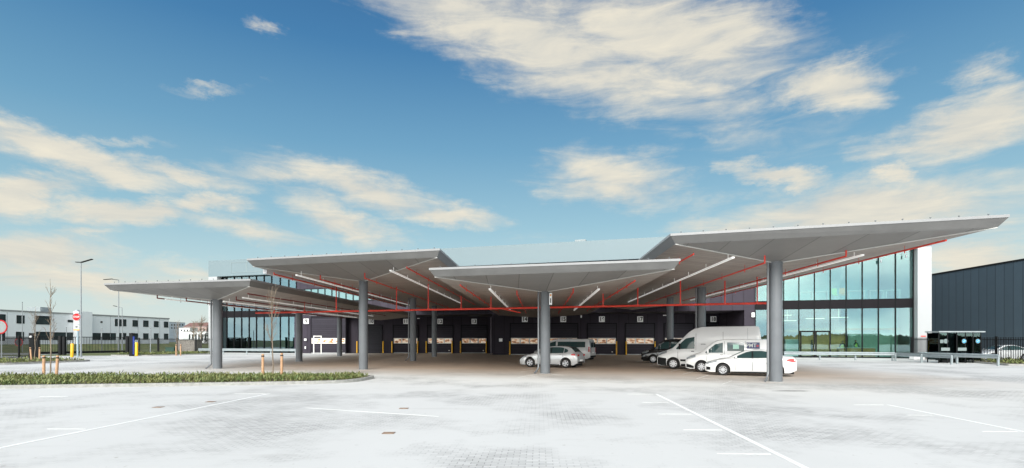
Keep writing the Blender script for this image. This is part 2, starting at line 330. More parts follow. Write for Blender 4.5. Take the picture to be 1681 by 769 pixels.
def two_tone(name, a, b_, s, rough=.9, bump=.5):
    m = bpy.data.materials.new(name); m.use_nodes = True; nt = m.node_tree; N, L = nt.nodes, nt.links; b = N['Principled BSDF']
    tc = N.new('ShaderNodeTexCoord'); n = N.new('ShaderNodeTexNoise'); n.inputs['Scale'].default_value = s; n.inputs['Detail'].default_value = 8; n.inputs['Roughness'].default_value = .7; L.new(tc.outputs['Object'], n.inputs['Vector'])
    r = N.new('ShaderNodeValToRGB'); r.color_ramp.elements[0].position = .38; r.color_ramp.elements[1].position = .62
    r.color_ramp.elements[0].color = (*a, 1); r.color_ramp.elements[1].color = (*b_, 1); L.new(n.outputs['Fac'], r.inputs[0]); L.new(r.outputs[0], b.inputs['Base Color'])
    b.inputs['Roughness'].default_value = rough
    bp = N.new('ShaderNodeBump'); bp.inputs['Strength'].default_value = bump; bp.inputs['Distance'].default_value = .05; L.new(n.outputs['Fac'], bp.inputs['Height']); L.new(bp.outputs[0], b.inputs['Normal'])
    return m
grassm = two_tone('rough grass', (.055, .085, .022), (.13, .13, .045), .9)
soilm = two_tone('soil', (.07, .05, .035), (.13, .10, .065), 3)
leafm = two_tone('ground cover leaf', (.055, .10, .020), (.20, .20, .07), 2.2, .6, 0)

# ------------------------------------------------------------------ ground
def ground():
    g = MB(); g.box(-900, 900, -600, 1600, -.5, -.02)
    tag(g.build('field', grassm), kind='structure')
    g = MB(); g.prism([(-90, -120), (75, -120), (75, 130), (-34, 130), (-47, 62), (-90, 50)], -.018, 0)
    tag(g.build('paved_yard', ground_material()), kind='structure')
    # public road beyond the gate
    g = MB(); g.prism([(-160, 74), (-60, 66), (-60, 72), (-160, 82)], -.015, -.004)
    tag(g.build('road', mat('road asphalt', (.28, .285, .29), .85, var=.15)), kind='structure')
ground()
def outline_round(pts, k):          # cut the corners of a plan polygon with short arcs
    out = []; n = len(pts)
    for i in range(n):
        p, a, b = Vector(pts[i]), Vector(pts[i-1]), Vector(pts[(i+1) % n])
        r = min(k[i], (a-p).length*.45, (b-p).length*.45)
        s, e = p + (a-p).normalized()*r, p + (b-p).normalized()*r
        for j in range(7):
            t = j/6; out.append(tuple(s*(1-t)**2 + p*2*t*(1-t) + e*t*t))
    return out
def inside(p, poly):
    c = False; n = len(poly); x, y = p
    for i in range(n):
        x1, y1 = poly[i]; x2, y2 = poly[i-1]
        if (y1 > y) != (y2 > y) and x < (x2-x1)*(y-y1)/(y2-y1)+x1: c = not c
    return c
def shrink(poly, d):
    n = len(poly); out = []
    for i in range(n):
        p, a, b = Vector(poly[i]), Vector(poly[i-1]), Vector(poly[(i+1)%n])
        e1 = (p-a).normalized() if (p-a).length > 1e-6 else Vector((1,0)); e2 = (b-p).normalized() if (b-p).length > 1e-6 else e1
        nn = (Vector((-e1.y, e1.x)) + Vector((-e2.y, e2.x))).normalized(); out.append(tuple(p + nn*d))
    return out
def island(poly, radii, leaves, hh, seed, ls=1.0):
    o = outline_round(poly, radii); i_ = shrink(o, .16); n = len(o)
    k = MB(); v = [(x,y,0) for x,y in o] + [(x,y,.13) for x,y in o] + [(x,y,.13) for x,y in i_] + [(x,y,.02) for x,y in i_]
    k.add(v, [(a*n+i, a*n+(i+1)%n, (a+1)*n+(i+1)%n, (a+1)*n+i) for a in range(3) for i in range(n)])
    tag(k.build('kerb', kerbm), kind='structure')
    s = MB(); s.prism(i_, .003, .09); tag(s.build('planting_soil', soilm), kind='structure')
    rnd = random.Random(seed); xs = [p[0] for p in i_]; ys = [p[1] for p in i_]; L_ = MB(); c = 0
    inn = shrink(o, .28)
    while c < leaves:
        p = (rnd.uniform(min(xs), max(xs)), rnd.uniform(min(ys), max(ys)))
        if not inside(p, inn): continue
        q = mnoise.noise(Vector((p[0]*.7, p[1]*.7, seed))) 
        if q < -.12 and rnd.random() < .6: continue
        c += 1; hs = hh * (.55 + .5*q + .5*rnd.random()); a = rnd.uniform(0, 6.28); lean = rnd.uniform(.15, .9)
        w = rnd.uniform(.013, .03)*ls; l = rnd.uniform(.09, .21)*ls
        base = Vector((p[0], p[1], rnd.uniform(.05, max(.06, hs)))); d = Vector((math.cos(a)*lean, math.sin(a)*lean, rnd.uniform(.1, .9))).normalized()
        sd_ = Vector((-math.sin(a), math.cos(a), 0))*w
        L_.add([base, base+d*l*.5+sd_, base+d*l, base+d*l*.5-sd_], [(0,1,2,3)])
    return tag(L_.build('ground_cover', leafm), kind='stuff')
isl = island([(-42, 16.0), (-19.8, 20.06), (-10.7, 21.7), (-7.0, 22.5), (-6.6, 26.4), (-14, 26.6), (-27, 25.4), (-42, 23)], [.1, .1, .1, 1.6, 1.6, .1, .1, .1], 42000, .23, 3)
isl['label'] = 'low green ground cover filling the long kerbed island in front'
i2 = island([(-60, 37), (-38.4, 38.8), (-36.6, 46), (-42, 47.5), (-60, 45)], [.1, 1.0, 2.0, .5, .1], 7000, .26, 5, 1.4)
i3 = island([(-47.5, 61), (-42.5, 60.2), (-38.5, 67.5), (-44, 70)], [.5, .8, .8, .5], 3000, .25, 8, 1.8)
i4 = island([(36.2, 37.8), (60, 34), (60, 36.5), (38.8, 45)], [.3, .1, .1, .5], 3500, .35, 9, 1.5)

def marking(a, b, w=.12, name='parking_line'):
    A, B = Vector(gp(*a)), Vector(gp(*b)); t = (B-A).normalized(); n = Vector((-t.y, t.x))*w/2
    m = MB(); m.prism([tuple(A-n), tuple(B-n), tuple(B+n), tuple(A+n)], .001, .005)
    tag(m.build(name, paintw), kind='structure')
for a, b in (((1077.5,647.5),(1345,780)), ((1457.5,665),(1710,715)), ((442.5,646.5),(-80,752)), ((-20,669.5),(118,651)),
             ((1030,647.2),(1072,647.4)), ((1055,661),(1097,661)), ((1080,680),(1135,680.3)), ((1122,706),(1185,706.3)), ((1177,745),(1265,746)),
             ((1402,665),(1450,665)), ((1490,682),(1530,682)), ((1612,708.6),(1670,709)), ((78,704.5),(140,704.6)), ((385,646.8),(436,646.6)),
             ((502,670),(720,684)), ((1445,619.5),(1592,619.5)), ((1304,599.6),(1345,599.6)), ((65,651.5),(112,651.3)),
             ((1143.6,622.1),(1162.5,616.3)), ((1184.4,631.5),(1201.5,625.5)), ((1120.7,614.8),(1138.6,610.7)), ((1101,610),(1117,606.5)), ((1083.5,606.3),(1096,603.3)),
             ((1066.8,600.7),(1084,597)), ((1053,597.5),(1068,594.5)), ((1044,594.5),(1058,591.8)), ((1153,621.6),(1180,623)), ((1196,626),(1226,627.6)), ((1126,609.5),(1138,610.2)),
             ((1091,598.9),(1107,599.8)), ((1069,594.9),(1090,596)),
             ((851,619.8),(883,614.4)), ((854.6,611),(876,608)), ((859,606.8),(874,604.8)), ((872,617.6),(884,618.2)), ((905,615),(925,616.1))):
    marking(a, b, .10 if abs(a[0]-b[0]) > 230 else (.055 if b[1] < 625 else .028))
for i, (x, y, lb) in enumerate(((260,669,'small rusty drain cover between the two long white lines at left'), (346,660,'rusty drain cover just above the long white line at left'),
                    (663,671,'brown drain cover beside the faint slanted line in the middle'), (638,711.5,'largest brown drain cover, alone in the paved foreground'))):
    X, Y = gp(x, y); t = thing('drain_cover', lb, 'drain cover', (X, Y, 0), 0, 'drain covers in the paving'); t.scale = (.6,.5,1)
    f = MB(); f.box(-.2,.2,-.2,-.15,.001,.010); f.box(-.2,.2,.15,.2,.001,.010); f.box(-.2,-.15,-.15,.15,.001,.010); f.box(.15,.2,-.15,.15,.001,.010)
    f.build('frame', mat('rusty iron', (.20,.14,.10), .8, var=.3), t)
    g = MB(); [g.box(-.15,.15,-.14+k*.05,-.115+k*.05,.001,.008) for k in range(6)]; g.build('grate', mat('rusty iron', (0,0,0)), t)

# ------------------------------------------------------------------ main building
SK = .29; QP = 64.2; NRM = math.hypot(1, SK); RD = .053     # facade skew, facade offset, row direction
BANG = math.atan2(-SK, 1)
def pf(x):                          # pixel column -> distance along the facade, world x, world y
    u = (x - CX)/F; Y = QP/(1 + SK*u); return u*Y*NRM, u*Y, Y
def S(x): return pf(x)[0]
bld = thing('warehouse', 'long distribution hall with dark dock wall, glazed offices and white frame', 'building', (0, QP, 0), BANG)
def wmb(): return MB()
# local frame: x along the facade to the right, y into the building, z up
sL, sLg, sLe, sR0, sR1, sRf = S(350), S(364), S(487), S(1240), S(1500), S(1523)
m = MB(); m.box(sLe, sR0, 0, .3, 5.14, 11.15); m.build('upper_wall', wallp, bld)
m = MB()
m.box(sL, sRf-.02, -.85, 1.2, 11.15, 13.5); m.build('white_parapet', mat('pale blue parapet', (.145,.20,.222), .5, var=.02, vscale=.2), bld)
for a, b in ((sL, sLg), (sR1, sRf-.02)):
    m = MB(); m.box(a, b, -.85, .6, 0, 11.147); m.build('white_fin', facade_white, bld)
m = MB(); m.box(sL+.05, sRf-.1, 1.203, 55, 0, 13.3); m.build('hall_body', wallp, bld) if False else None
m = MB(); m.box(sL+.05, sRf-.1, 1.203, 60, 12.9, 13.3); m.build('roof', roofm, bld)
m = MB(); m.box(sL+.05, sL+.35, .6, 60, 0, 12.9); m.build('side_wall', facade_white, bld)
m = MB(); m.box(sRf-.4, sRf-.1, .6, 60, 0, 12.9); m.build('side_wall', facade_white, bld)
m = MB()
for a, b in ((S(387), S(412)), (S(412), S(448))):            # faint framed panels on the parapet
    for q in ((a, b, 11.6, 11.68), (a, b, 13.05, 13.13), (a, a+.08, 11.68, 13.05), (b-.08, b-.002, 11.68, 13.05)): m.box(q[0], q[1], -.88, -.853, q[2], q[3])
m.build('panel_frame', mat('pale grey trim', (.18,.235,.25), .5), bld)
# stepped dock walls, parallel to each other, behind the overhanging upper floor
Y1, Y2 = 72.7, 64.9
x1a = pf(487)[1]; x1b = at(808, 64.9); x2b = pf(1222)[1]
m = MB(); m.box(x1a-.2, x1b+.45, Y1, Y1+.3, 0, 5.14); m.build('dock_wall', wallp, bld, world=True)
m = MB(); m.box(x1b, x2b+.6, Y2, Y2+.3, 0, 5.14); m.build('dock_wall', wallp, bld, world=True)
m = MB(); m.prism([(x1b-.002, Y2+.3), (x1b+.3, Y2+.3), (x1b+.7, Y1-.003), (x1b+.4, Y1-.003)], 0, 5.14); m.build('return_wall', wallp, bld, world=True)
m = MB(); m.prism([(x2b, pf(1222)[2]+.05), (x2b+.3, pf(1222)[2]), (x2b+.7, Y2-.003), (x2b+.4, Y2-.003)], 0, 5.14); m.build('return_wall', wallp, bld, world=True)
m = MB(); m.box(S(1222), sR0-.02, 0, .28, 0, 5.139); m.build('corner_pier', wallp, bld)
m = MB(); m.box(sLe+.01, S(510.5), 0, .25, 0, 5.139); m.build('corner_pier', wallp, bld)
m = MB(); m.box(sLe, sR0, .3, 14, 5.16, 5.5); m.build('overhang_soffit', mat('overhang soffit', (.05,.045,.055), .5), bld)
m = MB(); m.tube([(x1b-.15, Y2-.1, 0), (x1b-.15, Y2-.1, 4.7)], .07, 8); m.build('downpipe', mat('pinkish zinc', (.16,.14,.17), .5), bld, world=True)
# dock doors
def picmat():
    m = bpy.data.materials.new('lit door window'); m.use_nodes = True; nt = m.node_tree; N, L = nt.nodes, nt.links; b = N['Principled BSDF']
    tc = N.new('ShaderNodeTexCoord'); mp = N.new('ShaderNodeMapping'); mp.inputs['Scale'].default_value = (.8, 1, 1.7); L.new(tc.outputs['Object'], mp.inputs[0])
    oi = N.new('ShaderNodeObjectInfo'); ad = N.new('ShaderNodeVectorMath'); ad.operation = 'ADD'; L.new(mp.outputs[0], ad.inputs[0]); L.new(oi.outputs['Random'], ad.inputs[1])
    n = N.new('ShaderNodeTexNoise'); n.inputs['Scale'].default_value = 2.2; n.inputs['Detail'].default_value = 4; L.new(mp.outputs[0], n.inputs['Vector'])
    r = N.new('ShaderNodeValToRGB'); e = r.color_ramp.elements; e[0].position = .36; e[0].color = (.16,.06,.03,1); e[1].position = .66; e[1].color = (.80,.70,.58,1)
    q = r.color_ramp.elements.new(.46); q.color = (.62,.30,.13,1); q = r.color_ramp.elements.new(.53); q.color = (.78,.62,.46,1)
    L.new(n.outputs['Fac'], r.inputs[0]); L.new(r.outputs[0], b.inputs['Base Color']); L.new(r.outputs[0], b.inputs['Emission Color']); b.inputs['Emission Strength'].default_value = .35; b.inputs['Roughness'].default_value = .15
    return m
litwin = picmat(); bandm = mat('white band frame', (.70,.69,.66), .5); sill = mat('pale threshold', (.45,.46,.46), .6)
numplate = mat('number plate white', (.78,.79,.78), .5, emit=.12); ink = mat('black ink', (.01,.01,.01), .6)  # plates are no lamps; a slight glow is added to keep them white
def dock_door(px0, px1, Y, top=3.87, band=True, shutter=False, lab=None):
    a, b = at(px0, Y), at(px1, Y)
    e = MB(); e.box(a, b, Y-.06, Y-.003, 0, top)
    d = e.build('dock_door', shutm if shutter else doorm, bld, world=True)
    if lab: d['label'] = lab
    f = MB(); f.box(a-.12, a-.003, Y-.11, Y-.003, 0, top+.12); f.box(b+.003, b+.12, Y-.11, Y-.003, 0, top+.12); f.box(a-.003, b+.003, Y-.11, Y-.003, top+.003, top+.12)
    f.build('frame', mat('door frame', (.014,.013,.017), .55, spec=.08), d, world=True)
    if band:
        g = MB(); g.box(a+.02, b-.02, Y-.085, Y-.062, 1.36, 2.12); g.build('window_band', bandm, d, world=True)
        n = 3; w = (b-a-.04)/n
        for k in range(n):
            p = MB(); p.box(a+.02+k*w+.09, a+.02+(k+1)*w-.09, Y-.095, Y-.087, 1.45, 2.04); p.build('window', litwin, d, world=True)
        h = MB(); h.box(b-.55, b-.40, Y-.10, Y-.062, .32, .44); h.build('handle', bandm, d, world=True)
    if not shutter:
        g = MB(); g.box(a, b, Y-.12, Y-.062, .01, .10); g.build('threshold', sill, d, world=True)
    return d
def number(n, px, Y, h=4.47, sz=.72):
    x = at(px, Y); t = MB(); t.box(x-sz/2, x+sz/2, Y-.05, Y-.004, h-sz/2, h+sz/2)
    o = t.build('number_sign', numplate, bld, world=True); o['label'] = 'white square sign reading %s' % n
    inv = fullmat(bld).inverted(); loc = inv @ Vector((x, Y-.056, h-.01))
    text('number', str(n), .74 if n < 10 else .68, ink, o, loc, (R(90), 0, -BANG), .9, .003, .026)
number(9, 502.8, 72.3); number(10, 609.5, Y1); number(11, 666.3, Y1); number(12, 722.4, Y1); number(13, 778.3, Y1)
for n, x in ((14,861.5),(15,924.6),(16,988),(17,1050.8),(18,1170.9)): number(n, x, Y2)
dock_door(511.6, 567, Y1-1.2, 4.95, True); dock_door(590, 627, Y1, 3.87, False, True)
for a, b in ((646.5,686),(702.5,743),(758,799)): dock_door(a, b, Y1)
for a, b in ((838.5,884.5),(901.6,947.6),(965,1011),(1027.5,1073.5),(1091,1137)): dock_door(a, b, Y2)
dock_door(1147, 1215, Y2, 4.0, False, True)
wk = MB(); Yw = Y1-1.29; a, b = at(514.5, Yw), at(528, Yw)
for q in ((a,a+.12,0,2.45),(b-.12,b,0,2.45),(a+.123,b-.123,2.33,2.45)): wk.box(q[0], q[1], Yw-.05, Yw, q[2], q[3])
w_ = wk.build('wicket_door_frame', bandm, bld, world=True)
for px, py, Y, w, h, nm in ((501.5,558,72.3,.32,.30,'notice'),(501.5,571,72.3,.16,.35,'notice'),(822,558.5,Y2,.42,.40,'notice'),(954,520,Y2,.16,.30,'wall_lamp'),(687,523,Y1,.35,.10,'wall_lamp'),(1091,518,Y2,.40,.12,'wall_lamp')):
    x, z = at(px, Y), hgt(py, Y); t = MB(); t.box(x-w/2, x+w/2, Y-.12, Y-.004, z-h/2, z+h/2); t.build(nm, numplate, bld, world=True, bevel=.02)
s_ = S(1236); m = MB(); m.box(s_-.16, s_+.16, -.22, -.005, 4.35, 4.85); m.box(s_-.07, s_+.07, -.30, -.222, 4.45, 4.7); m.build('wall_lamp', numplate, bld, bevel=.03)
# high window ribbon on the dark wall
a, b = S(489), S(616); n = 11; w = (b-a)/n
for k in range(n):
    f = MB(); x0, x1 = a+k*w, a+(k+1)*w-.003
    for q in ((x0, x1, 7.2, 7.28), (x0, x1, 8.92, 9.0), (x0, x0+.09, 7.28, 8.92), (x1-.09, x1, 7.28, 8.92)): f.box(q[0], q[1], -.06, -.003, q[2], q[3])
    fo = f.build('ribbon_window', mull, bld)
    p = MB(); p.box(x0+.09, x1-.09, -.035, -.006, 7.28, 8.92); p.build('pane', mat('ribbon glass', (.13,.24,.25), .12, coat=.25), fo)
# glazed offices
def office(pxs, s_end, gm, doorpx=None):
    ss = [S(p) for p in pxs]; a, b = ss[0], ss[-1]
    m = MB(); m.box(a, b, -.04, .10, 5.14, 6.1); m.build('spandrel', spandrel, bld)
    for i in range(len(ss)-1):
        for z0, z1 in ((.12, 5.138), (6.102, 11.14)):
            p = MB(); p.box(ss[i]+.035, ss[i+1]-.035, .02, .045, z0, z1); p.build('glass_pane', gm, bld)
    for s in ss:
        f = MB(); f.box(s-.035, s+.035, -.10, .12, .0, 11.148); f.build('mullion', mull, bld)
    f = MB(); f.box(a+.04, b-.04, -.03, .10, 0, .118); f.build('bottom_rail', mull, bld)
rpx = [1240,1261.5,1286.5,1311.5,1337,1363,1389,1415.4,1442,1470,1498.5]
lpx = [365,372.5,384.7,396.7,409,421,433.6,446,460,474,486.5]
office(rpx, None, glass_o); office(lpx, None, glass_l)
wtan = mat('timber wall lining', (.36,.22,.10), .6, var=.3, vscale=1.2); inner = mat('office wall', (.70,.74,.74), .7, var=.05); carpet = mat('office floor', (.22,.21,.20), .7)
desk_w = mat('desk white', (.7,.7,.7), .5); ceilm = mat('office ceiling', (.70,.68,.60), .7)
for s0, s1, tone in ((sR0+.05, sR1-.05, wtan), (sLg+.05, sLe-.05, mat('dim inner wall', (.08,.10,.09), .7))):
    m = MB(); m.box(s0, s1, .13, 9, 5.5, 5.8); m.build('upper_floor', ceilm, bld)
    m = MB(); m.box(s0, s1, .13, 9, .012, .05); m.build('ground_floor', carpet, bld)
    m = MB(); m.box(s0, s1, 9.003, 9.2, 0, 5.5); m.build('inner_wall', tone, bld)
    m = MB(); m.box(s0, s1, 9.003, 9.2, 5.8, 12.8); m.build('inner_wall', mat('teal office wall', (.36,.60,.62), .7, var=.25, vscale=.25), bld)
    m = MB(); m.box(s0, s1, .2, 9, 11.2, 11.4); m.build('ceiling', ceilm, bld)
m = MB(); m.box(S(1288), S(1412), 4.4, 4.6, .05, 3.0); m.build('timber_partition', mat('warm timber lining', (.62,.36,.14), .6, var=.35, vscale=.9), bld)
for i in range(5): s = S(1300)+i*1.6; m = MB(); m.box(s-.25, s+.25, 3.7, 3.9, 2.98, 3.02); m.build('spot_light', mat('lit luminaire', (1,.86,.66)), bld)
m = MB(); m.box(S(1300), S(1500), 3.0, 3.4, 2.95, 3.15); m.build('ceiling_edge', wtan, bld)
m = MB(); m.box(S(1412), sR1-.06, 3.6, 3.75, .05, 5.49); m.build('partition', mat('sea green partition', (.32,.42,.36), .6, var=.1), bld)
for x0, x1 in ((1313,1337.3),(1338,1363)):                     # entrance doors in the glass front
    a, b = S(x0), S(x1); m = MB()
    for q in ((a, a+.12, .02, 2.85), (b-.12, b, .02, 2.85), (a+.123, b-.123, 2.7, 2.85), (a+.123, b-.123, .02, .16)): m.box(q[0], q[1], -.19, -.102, q[2], q[3])
    d = m.build('entrance_door', mull, bld); h = MB(); h.tube([(b-.06,-.25,.9),(b-.06,-.25,1.4)], .02, 6); h.build('handle', galv, d)
def ceiling_fixt():
    for x, z in ((1345, 4.2), (1298, 4.0), (1385, 4.3), (1290, 4.6)):
        s = S(x); m = MB(); m.bar((s-.9, 1.6, z), (s+.9, 1.6, z), .12, .06); m.tube([(s, 1.6, z+.02), (s, 1.6, 5.49)], .015, 5); m.build('pendant_light', mat('pendant lamp', (1,.85,.6), .4, emit=1.2), bld)
ceiling_fixt()
for i in range(8):
    s = S(1262) + i*2.0; m = MB(); m.box(s-.5, s+.5, 4.2, 4.5, 5.43, 5.49); m.build('ceiling_light', mat('lit luminaire', (1,.86,.66), .4, emit=90), bld)
    m = MB(); m.box(s-.5, s+.5, 4.2, 4.5, 11.13, 11.19); m.build('ceiling_light', mat('lit luminaire', (1,.86,.66), .4, emit=90), bld)
m = MB(); s = S(943); m.box(s-.7, s+.7, 4.5, 6, 13.3, 14.75); u = m.build('roof_unit', mat('roof unit grey', (.22,.255,.265), .6, var=.1), bld, bevel=.04)
for x in (1443, 1484):
    s = S(x); m = MB(); m.lathe([(.001,0),(.06,0),(.08,.12),(.08,.30),(.02,.34),(.02,.6)], 10, c=(s,-.5,10.15 if x>1450 else 9.75)); m.build('camera_housing', galv, bld)
m = MB(); s = S(1509); m.box(s-.22, s+.22, -.9, -.855, 2.2, 2.3); m.build('red_arrow_sign', red, bld)

# ------------------------------------------------------------------ canopies
def canopy(fl, fr, h, hs, apex, name_lab, reds, tubes, redm, backstop=None):
    ox, oy = apex; t = thing('canopy', name_lab, 'canopy', (ox, oy, 0), 0, 'winged flat roofs over the loading yard')
    L2 = lambda x, y, z: (x-ox, y-oy, z)
    q = QP - .12
    def back(p):                    # follow the row direction until the facade
        k = (q - SK*p[0] - p[1])/(1 + SK*RD); return (p[0]+RD*k, p[1]+k)
    if backstop:
        def back(p):
            k = (backstop - SK*p[0] - p[1])/(1 + SK*RD); return (p[0]+RD*k, p[1]+k)
    bl, br = back(fl), back(fr); ring = [fl, fr, br, bl]
    inn = shrink(ring, .32)
    r0 = [L2(x,y,h) for x,y in ring]; r1 = [L2(x,y,h-.10) for x,y in ring]; r1b = [L2(x,y,h-.103) for x,y in shrink(ring,.03)]; r2 = [L2(x,y,h-.40) for x,y in inn]
    m = MB(); m.add(r0 + r1, [(0,1,2,3)] + [(i,4+i,4+(i+1)%4,(i+1)%4) for i in range(4)] + [(7,6,5,4)]); m.build('roof_edge', flash, t)
    m = MB(); m.add(r1b + r2, [(i,4+i,4+(i+1)%4,(i+1)%4) for i in range(4)]); m.build('fascia', fascm, t)
    A = (0,0,hs); bs = back(apex); B = L2(bs[0], bs[1], hs)
    m = MB(); m.add([r2[0], r2[1], A], [(0,2,1)]); m.build('front_soffit', sofff, t)
    m = MB(); m.add([r2[0], A, B, r2[3]], [(0,1,2,3)]); m.build('side_soffit', soffp, t)
    m = MB(); m.add([r2[1], r2[2], B, A], [(0,1,2,3)]); m.build('side_soffit', soffp, t)
    # thin pale cover strips on the folds
    m = MB(); off = Vector((0,0,-.012))
    m.bar(Vector(r2[0])+off, Vector(A)+off, .07, .03); m.bar(Vector(r2[1])+off, Vector(A)+off, .07, .03); m.build('fold_strip', mat('pale fold strip', (.55,.55,.53), .5), t)
    W = (fr[0]-fl[0])/2
    def soff(dx, y):                # height of the underside at offset dx from the spine
        e = (h-.40); half = W-.3; return hs + (e-hs)*min(1, abs(dx)/half)
    for dx, y0, y1, drop in reds:
        z = soff(dx, y0) - .22; x0 = dx + RD*(y0-oy); x1 = dx + RD*(y1-oy)
        m = MB(); m.tube([(x0, y0-oy, z), (x1, y1-oy, z)], .038, 8)
        m.tube([(x0, y0-oy, z), (x0, y0-oy, z+drop)], .034, 8)
        k = y0+2.2
        while k < y1: 
            xx = dx+RD*(k-oy); m.tube([(xx, k-oy, z), (xx, k-oy, z-.12)], .02, 6); m.tube([(xx, k-oy, z), (xx, k-oy, z+.24)], .01, 5); k += 3.1
        m.build('sprinkler_pipe', redm, t, smooth=True)
    for dx, y0, y1 in tubes:
        z = soff(dx, y0) - .24; x0 = dx + RD*(y0-oy); x1 = dx + RD*(y1-oy)
        m = MB(); m.bar((x0, y0-oy, z), (x1, y1-oy, z), .11, .07)
        k = y0+.6
        while k < y1: xx = dx+RD*(k-oy); m.tube([(xx,k-oy,z),(xx,k-oy,z+.3)], .012, 5); k += 3
        m.build('light_tube', tubewhite, t)
    n = 13; a, b = Vector(L2(*fl, h)), Vector(L2(*fr, h))
    for k in range(n):
        p = a.lerp(b, (k+.6)/n) + Vector((0,.35,0)); m = MB(); m.tube([p, p+Vector((0,0,.09))], .012, 5); m.lathe([(.001,0),(.03,0),(.03,.03),(.001,.03)], 8, c=tuple(p+Vector((0,0,.09))))
        m.build('roof_anchor', coldark, t)
    return t
CAN = {}
CAN['A'] = canopy((-24.6,31.2), (-14.6,28.9), 5.3, 4.5, (-19.33,33.9), 'leftmost and farthest of the four canopies, low over the first columns', [(-3.6,33.5,58,.25),(-2.4,34.5,58,.35),(-.6,36,58,.3),(1.8,33,58,.3),(3.9,30.6,58,.05)], [(-3.0,33.4,56),(1.0,33,57),(2.8,32,57)], darkred)
CAN['B'] = canopy((-14.5,28.3), (-3.5,25.1), 6.33, 5.62, (-9.47,33), 'high canopy second from the left, overlapping the low centre roof', [(-3.9,29.5,58,.1),(-1.9,31,58,.4),(1.1,30,58,.35),(4.3,27,56,.05)], [(-2.4,29,56),(3.3,27.5,52)], red)
CAN['C'] = canopy((-3.95,24.6), (7.08,21.75), 5.31, 4.58, (1.87,29.15), 'low centre canopy resting on the single sign-bearing column', [(-4.3,26,50,.05),(-1.6,29.3,50,.35),(1.5,28,50,.4),(4.1,24,48,.05)], [(-2.9,26.8,46),(2.75,26.8,46)], red)
CAN['D'] = canopy((6.58,21.5), (17.5,18.2), 6.31, 5.38, (11.98,23.5), 'nearest canopy at the right with a long pointed wing tip', [(-4.1,22.3,48,.05),(-.9,22.6,48,.5),(2.0,21.5,46,.45),(4.5,19.4,46,.02)], [(-2.5,22,48),(2.7,21.5,46)], red)

Lg = Vector((-14.5+.42, 28.3+1.2)); e = 31.0
gm = MB(); gm.bar((Lg.x+9.47, Lg.y-33, 5.80), (Lg.x+9.47+RD*e, Lg.y-33+e, 5.80), .22, .26); gm.build('gutter', mat('white gutter', (.62,.63,.66), .4), CAN['B'])
# columns
def column(px, Y, h, lab, pipe=False, sign=False):
    X = at(px, Y); t = thing('column', lab, 'column', (X, Y, 0), 0, 'round steel columns under the canopies')
    m = MB(); m.lathe([(.28,.015),(.28,h-.12)], 40); m.build('shaft', coldark, t, smooth=True)
    m = MB(); m.lathe([(.28,h-.12),(.30,h-.12),(.30,h),(.28,h)], 40); m.build('cap_ring', coldark, t, smooth=True)
    m = MB(); m.lathe([(.001,.012),(.34,.012),(.36,.004)][::-1], 32); m.build('base_grout', mat('pale grout', (.5,.5,.48), .9, var=.2), t)
    if pipe:
        m = MB(); m.tube([(-.38,-.05,h+.1),(-.38,-.05,.45),(-.40,-.07,.3),(-.55,-.22,.08),(-.62,-.28,.05)], .055, 10)
        for k in range(4): m.lathe([(.055,0),(.068,0),(.068,.05),(.055,.05)], 10, c=(-.38,-.05,.8+k*(h-1.2)/3))
        m.build('downpipe', pipegrey, t, smooth=True)
    return t
column(357,33.9,4.55,'darkest grey column under the leftmost canopy, behind the planted island',True)
column(491,45.2,4.55,'grey column at the right end of the left glass office')
column(557.5,59.8,4.6,'farthest thin column in front of the dock numbered 9')
column(596.5,33.0,5.68,'big pale grey column just right of the tip of the planted island')
column(678,46.5,5.68,'grey column with downpipe between docks 11 and 12',True)
column(713,57.7,5.68,'thin column hiding part of the number 12 sign')
c6 = column(895,29.15,4.64,'grey column in front of the silver hatchback, with a small sign box',True)
column(1273.5,23.5,5.45,'nearest and thickest-looking column with downpipe beside the white sedan',True)
column(1151.5,34.8,5.5,'grey column with downpipe rising behind the tall white van',True)
column(1100,43.2,5.5,'thin column rising behind the black van and the dock wall lamp')
for Y in (42.0, 54.5):
    X = 1.87 + RD*(Y-29.15); cc_ = column(CX + X/Y*F, Y, 4.6, 'grey column standing hidden behind the sign-bearing centre column')
m = MB(); m.box(.20,.36,-.34,-.26,3.85,4.5); sg = m.build('sign_box', numplate, c6, bevel=.01)
m = MB(); m.lathe([(.001,0),(.05,0),(.05,.01)], 16, 'y', (.28,-.352,4.38)); m.build('orange_dot', mat('orange', (.8,.3,.02), .5), sg)
text('sign_mark', '1', .34, ink, sg, (.28,-.345,4.06), (R(90),0,0), 1, .002, .01)
m = MB(); m.box(.20,.28,-.30,-.1,4.0,4.6); m = MB(); m.box(.26,.34,-.26,.0,2.9,3.75)
